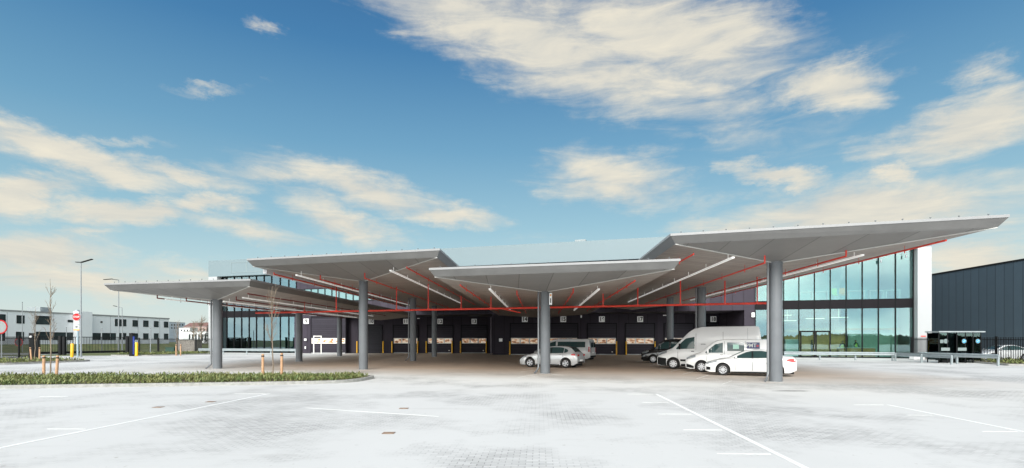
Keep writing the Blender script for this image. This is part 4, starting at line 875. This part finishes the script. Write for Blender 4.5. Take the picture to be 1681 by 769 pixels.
# ------------------------------------------------------------------ cars
def interp(k, x):
    if x <= k[0][0]: return k[0][1]
    for (a, b), (c, d) in zip(k, k[1:]):
        if x <= c:
            t = (x-a)/(c-a); return b + (d-b)*t
    return k[-1][1]
def smoothk(k, x, r=.06): return sum(interp(k, x+o*r) for o in (-1,-.5,0,.5,1))/5
def vehicle(name, lab, cat, sp, paint, loc, rz, group=None):
    L, W = sp['L'], sp['W']; hw = W/2; t = thing(name, lab, cat, loc, rz, group)
    wr_k, top_k, belt_k, pw_k, bot_k = sp['wr'], sp['top'], sp['belt'], sp['pw'], sp['bot']; r = sp['r']; Ra = r+.065; wc = sp['wheels']
    def sec(s):
        w = hw*smoothk(pw_k, s); zb = interp(bot_k, s); zt = smoothk(top_k, s); ze = min(smoothk(belt_k, s), zt-.03); wr = min(smoothk(wr_k, s), w*.97)
        low = zb
        for c in wc:
            if abs(s-c) < Ra: low = max(low, r + math.sqrt(Ra*Ra-(s-c)**2))
        ze = max(ze, low+.05)
        P = [(0, low), (w*.80, low), (w*.96, low+.0), (w*.985, max(low+.004, zb+.10)), (w, max(low+.008, zb+(ze-zb)*.42)), (w*.995, max(low+.012, zb+(ze-zb)*.70)), (w*.97, max(low+.03, ze-.05)), (w*.94, ze)]
        g = zt-.075 if zt-ze > .2 else ze+(zt-ze)*.55
        P += [(w*.94+(wr-w*.94)*.5+.012*(zt-ze), ze+(g-ze)*.5), (wr, g), (wr-.035, zt-.028), (wr-.11, zt-.010), (wr*.45, zt), (0, zt+.006)]
        return P
    st = sorted(set([round(L*i/90, 4) for i in range(91)] + [round(c+Ra*math.sin(R(a)), 4) for c in wc for a in range(-90, 91, 10)] + [round(c+s*(Ra+.001), 4) for c in wc for s in (-1,1)]))
    secs = [sec(s) for s in st]; n = len(secs[0]); m = MB(); X = lambda s: L/2 - s
    vs = []; fs = []
    for s, P in zip(st, secs):
        vs += [(X(s), y, z) for y, z in P] + [(X(s), -y, z) for y, z in P[1:-1][::-1]]
    k = 2*n-2
    for i in range(len(st)-1):
        for j in range(k): fs.append((i*k+j, i*k+(j+1)%k, (i+1)*k+(j+1)%k, (i+1)*k+j))
    fs.append(tuple(range(k))); fs.append(tuple((len(st)-1)*k+j for j in range(k))[::-1])
    m.add(vs, fs); body = m.build('body', paint, t, smooth=True)
    def yat(s, z):
        P = sec(s)
        for (y0,z0),(y1,z1) in zip(P[3:11], P[4:12]):
            if z0 <= z <= z1 and z1 > z0: return y0+(y1-y0)*(z-z0)/(z1-z0)
        return P[9][0] if z > P[9][1] else P[3][0]
    def side(name_, pts, material, parent=body, off=.008, sides=(1,-1), rows=4):
        for sd_ in sides:
            q = MB(); N_ = max(2, int((pts[-1][0]-pts[0][0])/.08)); grid = []
            for i in range(N_+1):
                s = pts[0][0]+(pts[-1][0]-pts[0][0])*i/N_; lo = interp([(p[0],p[1]) for p in pts], s); hi = interp([(p[0],p[2]) for p in pts], s)
                grid.append([(X(s), sd_*(yat(s, lo+(hi-lo)*j/rows)+off), lo+(hi-lo)*j/rows) for j in range(rows+1)])
            v = [p for row in grid for p in row]; f = [(i*(rows+1)+j, i*(rows+1)+j+1, (i+1)*(rows+1)+j+1, (i+1)*(rows+1)+j) for i in range(N_) for j in range(rows)]
            q.add(v, f); q.build(name_, material, parent, smooth=True)
    def topp(name_, s0, s1, in0, in1, material, parent=body, off=.008):
        q = MB(); N_ = 8; v = []
        for i in range(N_+1):
            s = s0+(s1-s0)*i/N_; P = sec(s); ins = in0+(in1-in0)*i/N_; w = P[10][0]-ins
            dz = (smoothk(top_k, s+.05)-smoothk(top_k, s-.05))/.1; nrm = Vector((dz,0,1)).normalized()    # pointing out of the slope
            for j in range(9):
                f = -1+j/4; y = f*w; z = P[10][1]+.028 - .022*abs(f)**3 + (.004 if abs(f)<.9 else 0); v.append((X(s)+nrm.x*off, y, z+nrm.z*off))
        q.add(v, [(i*9+j, i*9+j+1, (i+1)*9+j+1, (i+1)*9+j) for i in range(N_) for j in range(8)]); q.build(name_, material, parent, smooth=True)
    def end(name_, front, y0, y1, z0, z1, material, th=.02, parent=body, mirror=False):
        for sg in ((1,-1) if mirror else (1,)):
            s = 0 if front else L; x = X(s)+(.004 if front else -.004); q = MB(); q.box(x, x+(th if front else -th), sg*y0, sg*y1, z0, z1); q.build(name_, material, parent, bevel=.006)
    for it in sp['side']:
        side(*it[:1], it[1], MATS[it[2]])
    for it in sp.get('topp', ()): topp(it[0], *it[1], MATS[it[2]])
    for it in sp.get('end', ()): end(it[0], it[1], *it[2], MATS[it[3]], mirror=it[4])
    # underbody and wheels
    m = MB(); 
    m.box(X(L-.12), X(.12), -hw*.70, hw*.70, sp['bot'][1][1]-.03, .52); m.build('underbody', plastic, t)
    for ci, c in enumerate(wc):
        for sd_ in (1,-1):
            y = sd_*(hw-.13); q = MB(); tw = .105
            prof = [(r*.66,-tw),(r*.90,-tw),(r*.975,-tw*.85),(r,-tw*.5),(r,tw*.5),(r*.975,tw*.85),(r*.90,tw),(r*.66,tw)]
            q.lathe(prof, 32, 'y', (0,0,0)); wh = q.build('wheel', rubber, t, smooth=True, loc=(X(c), y, r))
            q = MB(); q.lathe([(.001,sd_*.03),(r*.64,sd_*.03)], 24, 'y'); q.build('brake_disc', plastic, wh)
            q = MB(); q.lathe([(r*.58,sd_*.085),(r*.68,sd_*.10),(r*.68,sd_*.06),(r*.58,sd_*.05),(r*.58,sd_*.085)], 32, 'y'); ns = sp.get('spokes', 10)
            for k_ in range(ns):
                a = 2*math.pi*k_/ns; ca, sa = math.cos(a), math.sin(a); w0, w1 = sp.get('sw', (.030,.040)); o0 = r*.08; o1 = r*.62
                vs = []
                for yy in (.045,.085):
                    for rr, ww in ((o0,w0),(o1,w1)): vs += [(ca*rr-sa*ww/2, sd_*yy, sa*rr+ca*ww/2), (ca*rr+sa*ww/2, sd_*yy, sa*rr-ca*ww/2)]
                q.add(vs, [(0,1,3,2),(4,6,7,5),(0,4,5,1),(2,3,7,6),(0,2,6,4),(1,5,7,3)])
            q.lathe([(.001,sd_*.092),(r*.16,sd_*.092),(r*.18,sd_*.06)], 16, 'y'); q.build('rim', rimm, wh)
    # arch liners
    for c in wc:
        for sd_ in (1,-1):
            q = MB(); N_ = 16; v = []
            for i in range(N_+1):
                a = math.pi*i/N_; 
                for yy in (hw*.95, hw*.45): v.append((X(c)+Ra*1.005*math.cos(a), sd_*yy*(.985 if yy>hw*.5 else 1), r+Ra*1.005*math.sin(a)))
            q.add(v, [(2*i,2*i+1,2*i+3,2*i+2) for i in range(N_)] + [tuple([2*i+1 for i in range(N_+1)])]); q.build('arch_liner', plastic, body)
    # mirrors
    if 'mirror' in sp:
        s, z, w_, h_ = sp['mirror']
        for sd_ in (1,-1):
            y = sd_*(yat(s, z)+.02); q = MB(); q.box(X(s)-.06, X(s)+.05, y, y+sd_*w_, z-.02, z+h_); q.build('mirror', plastic if sp.get('mblack') else paint, body, bevel=.03)
    return t, body, X, yat, side, end
MATS['car glass'] = cardark
CP = 'dark plastic'
sedan = dict(L=4.63, W=1.78, r=.325, wheels=(.94,3.64), spokes=10, sw=(.035,.05),
    top=[(0,.60),(.06,.70),(.3,.80),(.75,.91),(1.25,1.00),(1.95,1.33),(2.25,1.42),(2.75,1.455),(3.15,1.42),(3.55,1.29),(4.05,1.11),(4.5,1.08),(4.58,1.03),(4.63,.86)],
    belt=[(0,.56),(.3,.74),(1.2,.92),(2.2,.95),(3.4,.99),(4.1,1.02),(4.5,1.0),(4.63,.80)],
    wr=[(0,.60),(.5,.72),(1.2,.72),(1.9,.60),(2.6,.58),(3.4,.60),(4.1,.72),(4.63,.66)], pw=[(0,.74),(.12,.86),(.4,.96),(1,1),(3.8,1),(4.3,.95),(4.55,.87),(4.63,.80)], bot=[(0,.26),(.25,.18),(4.3,.20),(4.63,.34)],
    side=[('side_window',[(1.52,.965,1.00),(1.80,.97,1.14),(2.15,.975,1.30),(2.42,.98,1.36)],'car glass'),('pillar_trim',[(2.415,.98,1.36),(2.51,.98,1.365)],CP),('pillar_trim',[(3.40,1.01,1.245),(3.47,1.012,1.23)],CP),('side_window',[(2.50,.98,1.365),(2.9,.99,1.375),(3.22,1.0,1.33),(3.42,1.005,1.25)],'car glass'),
          ('quarter_window',[(3.46,1.01,1.235),(3.62,1.015,1.16),(3.78,1.03,1.075)],'car glass'),
          ('headlight',[(.06,.62,.70),(.30,.68,.78),(.62,.74,.83)],'head lamp'),('taillight',[(4.12,.86,.93),(4.35,.80,.98),(4.58,.78,.95)],'tail lamp'),('door_seam',[(2.455,.30,.97),(2.468,.30,.97)],CP),('door_seam',[(1.60,.30,.94),(1.613,.30,.94)],CP),('sill',[(1.35,.19,.235),(3.25,.20,.245)],CP),
          ('door_handle',[(2.22,.86,.885),(2.38,.862,.888)],'roof flashing'),('door_handle',[(3.05,.88,.905),(3.2,.882,.908)],'roof flashing'),('fog_recess',[(.05,.30,.48),(.28,.30,.46)],CP)],
    topp=[('windscreen',(1.32,2.05,.03,.02),'car glass'),('rear_window',(3.25,3.95,.03,.05),'car glass')],
    end=[('grille',True,(-.45,.45,.30,.50),CP,False),('number_plate',False,(-.26,.26,.62,.73),'number plate white',False),('rear_bumper_trim',False,(-.5,.5,.34,.42),CP,False)], mirror=(1.62,.97,.16,.12))
hatch = dict(L=4.28, W=1.79, r=.325, wheels=(.86,3.49), spokes=5, sw=(.05,.13),
    top=[(0,.58),(.05,.68),(.3,.80),(.75,.92),(1.15,1.0),(1.85,1.35),(2.15,1.44),(2.6,1.48),(3.3,1.46),(3.72,1.39),(3.82,1.34),(4.10,1.06),(4.20,.98),(4.28,.78)],
    belt=[(0,.54),(.3,.74),(1.1,.92),(2.2,.95),(3.4,.98),(4.0,1.0),(4.2,.92),(4.28,.7)],
    wr=[(0,.60),(.5,.72),(1.1,.72),(1.8,.61),(2.6,.60),(3.6,.58),(4.0,.66),(4.28,.70)], pw=[(0,.76),(.12,.87),(.4,.96),(1,1),(3.6,1),(4.05,.96),(4.22,.90),(4.28,.84)], bot=[(0,.24),(.25,.17),(4.0,.19),(4.28,.33)],
    side=[('side_window',[(1.42,.965,1.00),(1.75,.97,1.16),(2.05,.975,1.31),(2.38,.98,1.385)],'car glass'),('pillar_trim',[(2.375,.985,1.385),(2.46,.985,1.39)],CP),('side_window',[(2.45,.985,1.39),(2.9,.99,1.395),(3.2,1.0,1.37),(3.32,1.01,1.33)],'car glass'),('quarter_window',[(3.36,1.02,1.32),(3.5,1.03,1.27),(3.62,1.10,1.2)],'car glass'),
          ('headlight',[(.06,.60,.68),(.3,.66,.76),(.62,.73,.80)],'head lamp'),('taillight',[(3.86,.86,.93),(4.02,.83,.98),(4.22,.80,.93)],'tail lamp'),('door_seam',[(2.41,.30,.97),(2.423,.30,.97)],CP),('door_seam',[(1.52,.30,.94),(1.533,.30,.94)],CP),('door_seam',[(3.28,.55,.98),(3.293,.55,.98)],CP),
          ('door_handle',[(2.18,.86,.885),(2.33,.862,.888)],'roof flashing'),('door_handle',[(3.02,.88,.905),(3.16,.882,.908)],'roof flashing'),('sill',[(1.3,.185,.23),(3.05,.195,.24)],CP)],
    topp=[('windscreen',(1.22,1.95,.03,.02),'car glass'),('rear_window',(3.80,4.08,.02,.04),'car glass'),('roof_spoiler',(3.60,3.79,.0,.0),'dark plastic')],
    end=[('grille',True,(-.5,.5,.28,.42),CP,False),('number_plate',False,(-.26,.26,.45,.56),'number plate white',False),('rear_bumper_trim',False,(-.6,.6,.33,.42),CP,False),('taillight',False,(.42,.72,.80,.92),'tail lamp',True)], mirror=(1.55,.97,.16,.12))
van = dict(L=5.3, W=1.92, r=.335, wheels=(.95,4.0), spokes=8, sw=(.05,.09),
    top=[(0,.72),(.05,.84),(.25,.98),(.72,1.13),(.95,1.22),(1.55,1.74),(1.85,1.90),(2.3,1.96),(4.9,1.97),(5.1,1.95),(5.2,1.86),(5.26,1.4),(5.3,.9)],
    belt=[(0,.68),(.25,.86),(.8,1.04),(1.4,1.12),(5.0,1.15),(5.3,.85)],
    wr=[(0,.62),(.4,.76),(.9,.80),(1.6,.74),(2.2,.78),(5.0,.80),(5.3,.82)], pw=[(0,.78),(.1,.88),(.35,.96),(.8,1),(4.9,1),(5.2,.985),(5.3,.95)], bot=[(0,.27),(.25,.20),(5.0,.24),(5.3,.38)],
    side=[('side_window',[(1.18,1.16,1.20),(1.45,1.165,1.42),(1.72,1.17,1.66),(2.18,1.175,1.77)],'car glass'),
          ('headlight',[(.05,.76,.86),(.25,.80,.96),(.60,.90,1.04)],'head lamp'),('taillight',[(5.12,.85,1.30),(5.24,.85,1.30)],'tail lamp'),('door_seam',[(2.26,.35,1.85),(2.275,.35,1.85)],CP),('door_seam',[(1.22,.40,1.14),(1.235,.40,1.14)],CP),('door_seam',[(3.45,.36,1.85),(3.465,.36,1.85)],CP),
          ('door_handle',[(2.02,1.02,1.06),(2.18,1.02,1.06)],CP),('bumper_trim',[(.05,.30,.50),(.30,.26,.44),(.5,.24,.36)],CP),('sill',[(1.4,.23,.30),(3.5,.24,.31)],CP),('window_post',[(1.50,1.17,1.45),(1.54,1.17,1.48)],'white car paint')],
    topp=[('windscreen',(1.02,1.72,.04,.03),'car glass')],
    end=[('grille',True,(-.55,.55,.50,.72),CP,False),('bumper',True,(-.72,.72,.28,.46),CP,False),('number_plate',False,(-.26,.26,.72,.83),'number plate white',False),('rear_bumper',False,(-.88,.88,.36,.52),CP,False),('taillight',False,(.72,.86,.80,1.22),'tail lamp',True),('rear_window',False,(.08,.64,1.22,1.66),'car glass',True)], mirror=(1.32,1.14,.20,.26), mblack=False)
tall = dict(L=6.2, W=2.05, r=.355, wheels=(1.02,4.6), spokes=8, sw=(.05,.10),
    top=[(0,.80),(.05,.95),(.30,1.12),(.80,1.30),(1.0,1.40),(1.62,2.04),(1.95,2.38),(2.30,2.62),(2.75,2.72),(3.4,2.74),(5.9,2.75),(6.08,2.70),(6.15,2.5),(6.2,1.0)],
    belt=[(0,.76),(.3,.98),(.9,1.18),(1.5,1.28),(6.0,1.32),(6.2,.95)],
    wr=[(0,.66),(.4,.82),(1.0,.86),(1.7,.80),(2.6,.80),(6.0,.84),(6.2,.86)], pw=[(0,.80),(.1,.90),(.35,.97),(.8,1),(5.9,1),(6.15,.99),(6.2,.97)], bot=[(0,.28),(.25,.22),(5.9,.34),(6.2,.42)],
    side=[('side_window',[(1.20,1.29,1.34),(1.48,1.30,1.68),(1.78,1.31,1.98),(2.32,1.33,2.08)],'car glass'),('headlight',[(.05,.88,.98),(.25,.92,1.10),(.62,1.04,1.20)],'head lamp'),
          ('door_seam',[(2.40,.45,2.3),(2.415,.45,2.3)],CP),('door_seam',[(1.30,.50,1.28),(1.315,.50,1.28)],CP),('door_seam',[(4.0,.5,2.4),(4.015,.5,2.4)],CP),('door_seam',[(5.4,.8,2.6),(5.412,.8,2.6)],'pale grey trim'),
          ('door_handle',[(2.12,1.14,1.18),(2.30,1.14,1.18)],CP),('bumper_trim',[(.03,.30,.78),(.30,.24,.74),(.58,.23,.70)],CP),('side_moulding',[(1.46,.52,.64),(4.1,.52,.64)],CP),('sill',[(1.5,.24,.34),(4.1,.30,.40)],CP),('window_post',[(1.66,1.32,1.84),(1.70,1.32,1.88)],'white car paint')],
    topp=[('windscreen',(1.08,1.92,.05,.04),'car glass')],
    end=[('grille',True,(-.62,.62,.58,.86),CP,False),('bumper',True,(-.84,.84,.27,.74),CP,False),('rear_bumper',False,(-.92,.92,.42,.58),CP,False),('taillight',False,(.80,.92,.9,1.5),'tail lamp',True),('rear_window',False,(.10,.66,1.4,1.9),'car glass',True)], mirror=(1.42,1.30,.22,.36), mblack=True)
def place(sp, fw, ang, left=True):
    """origin so that the front-left wheel stands at fw; ang = direction the vehicle faces"""
    d = Vector((math.cos(ang), math.sin(ang))); l = Vector((-d.y, d.x)); fx = sp['L']/2 - sp['wheels'][0]
    p = Vector(fw) - d*fx - l*(sp['W']/2-.1); return (p.x, p.y, 0), ang
AN = math.pi - R(23)
loc, rz = place(sedan, (11.13,27.55), AN); v_sedan = vehicle('sedan_car', 'white sedan parked nearest, its tail behind the big column', 'car', sedan, carwhite, loc, rz); v_sedan[0].scale = (.94,.94,.96)
loc, rz = place(hatch, (1.27,35.9), math.pi-R(27)); v_h = vehicle('hatchback_car', 'pale silver hatchback behind the sign-bearing column', 'car', hatch, carsilver, loc, rz)
loc, rz = place(van, (11.08,30.25), AN); v_v = vehicle('crew_van', 'low white van with rear side window and blue sticker, beside the sedan', 'van', van, carwhite, loc, rz); v_v[0].scale = (.94,.97,.98); v_v[0].location.x -= .12
loc, rz = place(tall, (10.45,33.55), AN); v_t = vehicle('high_roof_van', 'tall white high-roof van with black bumper', 'van', tall, carwhite, loc, rz)
loc, rz = place(van, (2.75,46.2), math.pi-R(24)); v_w = vehicle('passenger_van', 'white van with long dark side windows behind the silver hatchback', 'van', van, carwhite, loc, rz)
loc, rz = place(van, (11.4,41.8), AN); v_b = vehicle('black_van', 'black van half hidden by the tall white van', 'van', van, carblack, loc, rz)
loc, rz = place(hatch, (13.7,51.5), AN); v_c = vehicle('black_car', 'small black car parked farthest back near dock 17', 'car', hatch, carblack, loc, rz)
v_s = vehicle('parked_car', 'silver car parked behind the bar fence at the far right', 'car', sedan, carsilver, (43.9,46.5,0), math.pi-R(4))
# side windows and stickers of the low van, rear windows of the other
def patch_on(v, nm, pts, material, sides=(1,), off=.012): v[4](nm, pts, material, off=off, sides=sides)
patch_on(v_v, 'rear_side_window', [(2.42,1.28,1.78),(3.38,1.28,1.78)], cardark, (1,-1))
patch_on(v_v, 'window_sticker', [(2.75,1.40,1.66),(3.08,1.40,1.66)], mat('green sticker', (.30,.55,.45), .4), (1,), .018)
patch_on(v_w, 'rear_side_window', [(2.34,1.22,1.72),(4.85,1.24,1.72)], cardark, (1,-1))
patch_on(v_b, 'rear_side_window', [(2.34,1.22,1.72),(4.85,1.24,1.72)], cardark, (1,-1))
navy = mat('navy sticker', (.012,.022,.10), .4)
patch_on(v_v, 'blue_sticker', [(3.50,1.42,1.78),(4.22,1.42,1.78)], navy, (1,))
def letter_on(v, body_txt, s, z, size, material, nm='lettering', sx=1):
    t, body, X, yat = v[:4]; y = yat(s, z)+.022; y2 = yat(s, z+.1)+.022
    text(nm, body_txt, size, material, body, (X(s), y, z), (R(90)-math.atan2(y-y2, .1), 0, R(180)), sx, .003, .006)
letter_on(v_v, 'PMT', 3.76, 1.60, .30, signwhite); letter_on(v_v, 'o', 4.10, 1.60, .22, lampred); letter_on(v_v, 'www.', 2.8, 1.0, .09, galv) if False else None
letter_on(v_t, 'www.', 2.85, 1.62, .13, mat('grey lettering', (.25,.25,.26), .5))

# ------------------------------------------------------------------ people and furniture seen through the glass
def skin_person(name_lab, X, Y, rz, pose, vest, trousers):
    t = thing('person', name_lab, 'person', (X,Y,.05), rz)
    J = {'pelvis':(0,0,.92),'waist':(0,0,1.08),'chest':(0,.0,1.32),'neck':(0,.01,1.5),'head0':(0,.02,1.58),'head':(0,.02,1.70),
         'hipL':(.10,0,.90),'kneeL':(.11,-.03,.50),'ankL':(.11,.02,.09),'toeL':(.12,-.15,.03),'hipR':(-.10,0,.90),'kneeR':(-.11,-.02,.50),'ankR':(-.11,.03,.09),'toeR':(-.12,-.14,.03),
         'shL':(.19,.0,1.42),'elL':(.27,-.05,1.15),'wrL':(.22,-.27,1.08),'haL':(.20,-.36,1.09),'shR':(-.19,0,1.42),'elR':(-.27,-.03,1.14),'wrR':(-.22,-.25,1.02),'haR':(-.20,-.34,1.02)}
    if pose == 'bend':
        for k in ('waist','chest','neck','head0','head','shL','elL','wrL','haL','shR','elR','wrR','haR'):
            x,y,z = J[k]; dz = z-.95; a = R(28); J[k] = (x, y*math.cos(a)-dz*math.sin(a), .95+y*math.sin(a)+dz*math.cos(a))
    rad = {'pelvis':.15,'waist':.13,'chest':.165,'neck':.06,'head0':.075,'head':.10,'hipL':.095,'kneeL':.065,'ankL':.05,'toeL':.04,'shL':.07,'elL':.045,'wrL':.032,'haL':.035}
    E = [('pelvis','waist'),('waist','chest'),('chest','neck'),('neck','head0'),('head0','head')]+[(a+s,b+s) for s in 'LR' for a,b in (('hip','knee'),('knee','ank'),('ank','toe'),('sh','el'),('el','wr'),('wr','ha'))]+[('pelvis','hipL'),('pelvis','hipR'),('chest','shL'),('chest','shR')]
    ks = list(J); me = bpy.data.meshes.new('body'); me.from_pydata([J[k] for k in ks], [(ks.index(a),ks.index(b)) for a,b in E], []); me.materials.append(trousers)
    o = bpy.data.objects.new('body', me); sc.collection.objects.link(o); o.parent = t
    sk = o.modifiers.new('skin','SKIN'); sk.use_smooth_shade = True; sm = o.modifiers.new('sub','SUBSURF'); sm.levels = 1; sm.render_levels = 2
    for k, sv in zip(ks, me.skin_vertices[0].data):
        r = rad.get(k, rad.get(k[:-1]+'L', .06)); sv.radius = (r, r*.8) if k in ('pelvis','waist','chest') else (r, r); sv.use_root = (k == 'pelvis')
    # clothes: jacket shell, hair cap, face
    def shell(nm, ch, rr, material):
        me2 = bpy.data.meshes.new(nm); me2.from_pydata([J[k] for k in ch], [(i,i+1) for i in range(len(ch)-1)], []); me2.materials.append(material); q = bpy.data.objects.new(nm, me2); sc.collection.objects.link(q); q.parent = t
        s1 = q.modifiers.new('skin','SKIN'); s1.use_smooth_shade = True; s2 = q.modifiers.new('sub','SUBSURF'); s2.render_levels = 2
        for r, sv in zip(rr, me2.skin_vertices[0].data): sv.radius = (r[0], r[1])
        me2.skin_vertices[0].data[0].use_root = True
    shell('vest', ['pelvis','waist','chest','neck'], [(.18,.15),(.175,.145),(.21,.155),(.09,.08)], vest)
    skin = mat('skin', (.45,.28,.20), .5)
    h = Vector(J['head']); m = MB(); m.lathe([(.001,-.12),(.05,-.11),(.075,-.05),(.085,.02),(.07,.08),(.001,.12)], 14, c=tuple(h+Vector((0,-.022,-.02)))); hd = m.build('face', skin, t, smooth=True)
    m = MB(); m.lathe([(.09,.0),(.104,.04),(.09,.09),(.04,.125),(.001,.13)], 14, c=tuple(h+Vector((0,.012,-.01)))); m.build('hair', mat('dark hair', (.02,.015,.012), .7), t, smooth=True)
    for s in 'LR':
        w, a = Vector(J['wr'+s]), Vector(J['ha'+s]); d = (a-w).normalized(); m = MB()
        for k in range(4): q = w+d*.05+Vector(((k-1.5)*.02,0,0)); m.tube([q, q+d*(.07-.006*abs(k-1.2)), q+d*.09+Vector((0,0,-.03))], .009, 6, .007)
        th = w+d*.03; m.tube([th, th+d*.04+Vector((.04 if s=='R' else -.04,0,0))], .010, 6, .008); m.build('hand', skin, t, smooth=True)
    return t
vestm = mat('hi-vis fabric', (.40,.62,.05), .6); navyc = mat('dark work clothes', (.02,.025,.035), .8)
def inb(px, dy):                    # a spot dy metres behind the glass, on the line of sight of this pixel column
    u = (px-CX)/F; Y = (QP+dy*NRM)/(1+SK*u); return u*Y, Y
p = inb(1382,1.6); skin_person('person in a yellow-green vest bending beside the entrance, behind glass', p[0], p[1], R(-20), 'bend', vestm, navyc)
p = inb(1405,2.3); skin_person('person in a yellow-green vest standing behind the wooden counter', p[0], p[1], R(10), 'stand', vestm, navyc)
p = inb(1333,1.3); skin_person('person in dark clothes just inside the glass entrance doors', p[0], p[1], R(60), 'stand', navyc, navyc)
def furn(px, dy, z, kind, lab):
    x, y = inb(px, dy); t = thing(kind, lab, kind.replace('_',' '), (x,y,z), BANG)
    return t
t = furn(1405, 1.6, .05, 'counter', 'orange wooden counter in front of the standing person in a vest'); m = MB(); m.box(-1.7,1.7,-.3,.3,0,.95); m.build('front', mat('orange timber', (.50,.25,.08), .5, var=.2), t); m = MB(); m.box(-1.75,1.75,-.35,.35,.953,1.0); m.build('top', desk_w, t)
t = furn(1300, 1.8, .05, 'white_cabinet', 'pale cabinet with papers inside, beside the big column'); m = MB(); m.box(-.7,.7,-.3,.3,0,1.9); m.build('body', desk_w, t); m = MB(); m.box(-.6,.6,-.32,-.303,.9,1.8); m.build('door', mat('pale blue door', (.45,.55,.58), .5), t)
for px, lab in ((1268,'left white desk behind the upper floor glass'),(1325,'white desk upstairs above the entrance'),(1345,'white desk upstairs left of the green chair'),(1405,'long white desk upstairs right of the orange chair'),(1440,'white table upstairs in the second bay from the fin'),(1462,'rightmost white desk on the upper floor')):
    t = furn(px, 1.5, 5.8, 'desk', lab); m = MB(); m.box(-.8,.8,-.35,.35,1.25,1.30); m.build('desk_top', desk_w, t)
    for a in (-.75,.70): m = MB(); m.box(a,a+.05,-.3,.3,0,1.249); m.build('leg', desk_w, t)
for px, c, lab in ((1370,(.35,.62,.20),'bright green chair on the upper floor'),(1383,(.75,.36,.08),'orange chair on the upper floor')):
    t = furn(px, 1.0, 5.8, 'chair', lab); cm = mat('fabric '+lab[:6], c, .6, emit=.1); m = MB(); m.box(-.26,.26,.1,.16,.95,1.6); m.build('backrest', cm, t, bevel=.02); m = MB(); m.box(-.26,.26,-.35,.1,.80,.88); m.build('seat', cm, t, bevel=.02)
    for a in (-.22,.20):
        for b in (-.32,.06): m = MB(); m.box(a,a+.03,b,b+.03,0,.80); m.build('leg', galv, t)
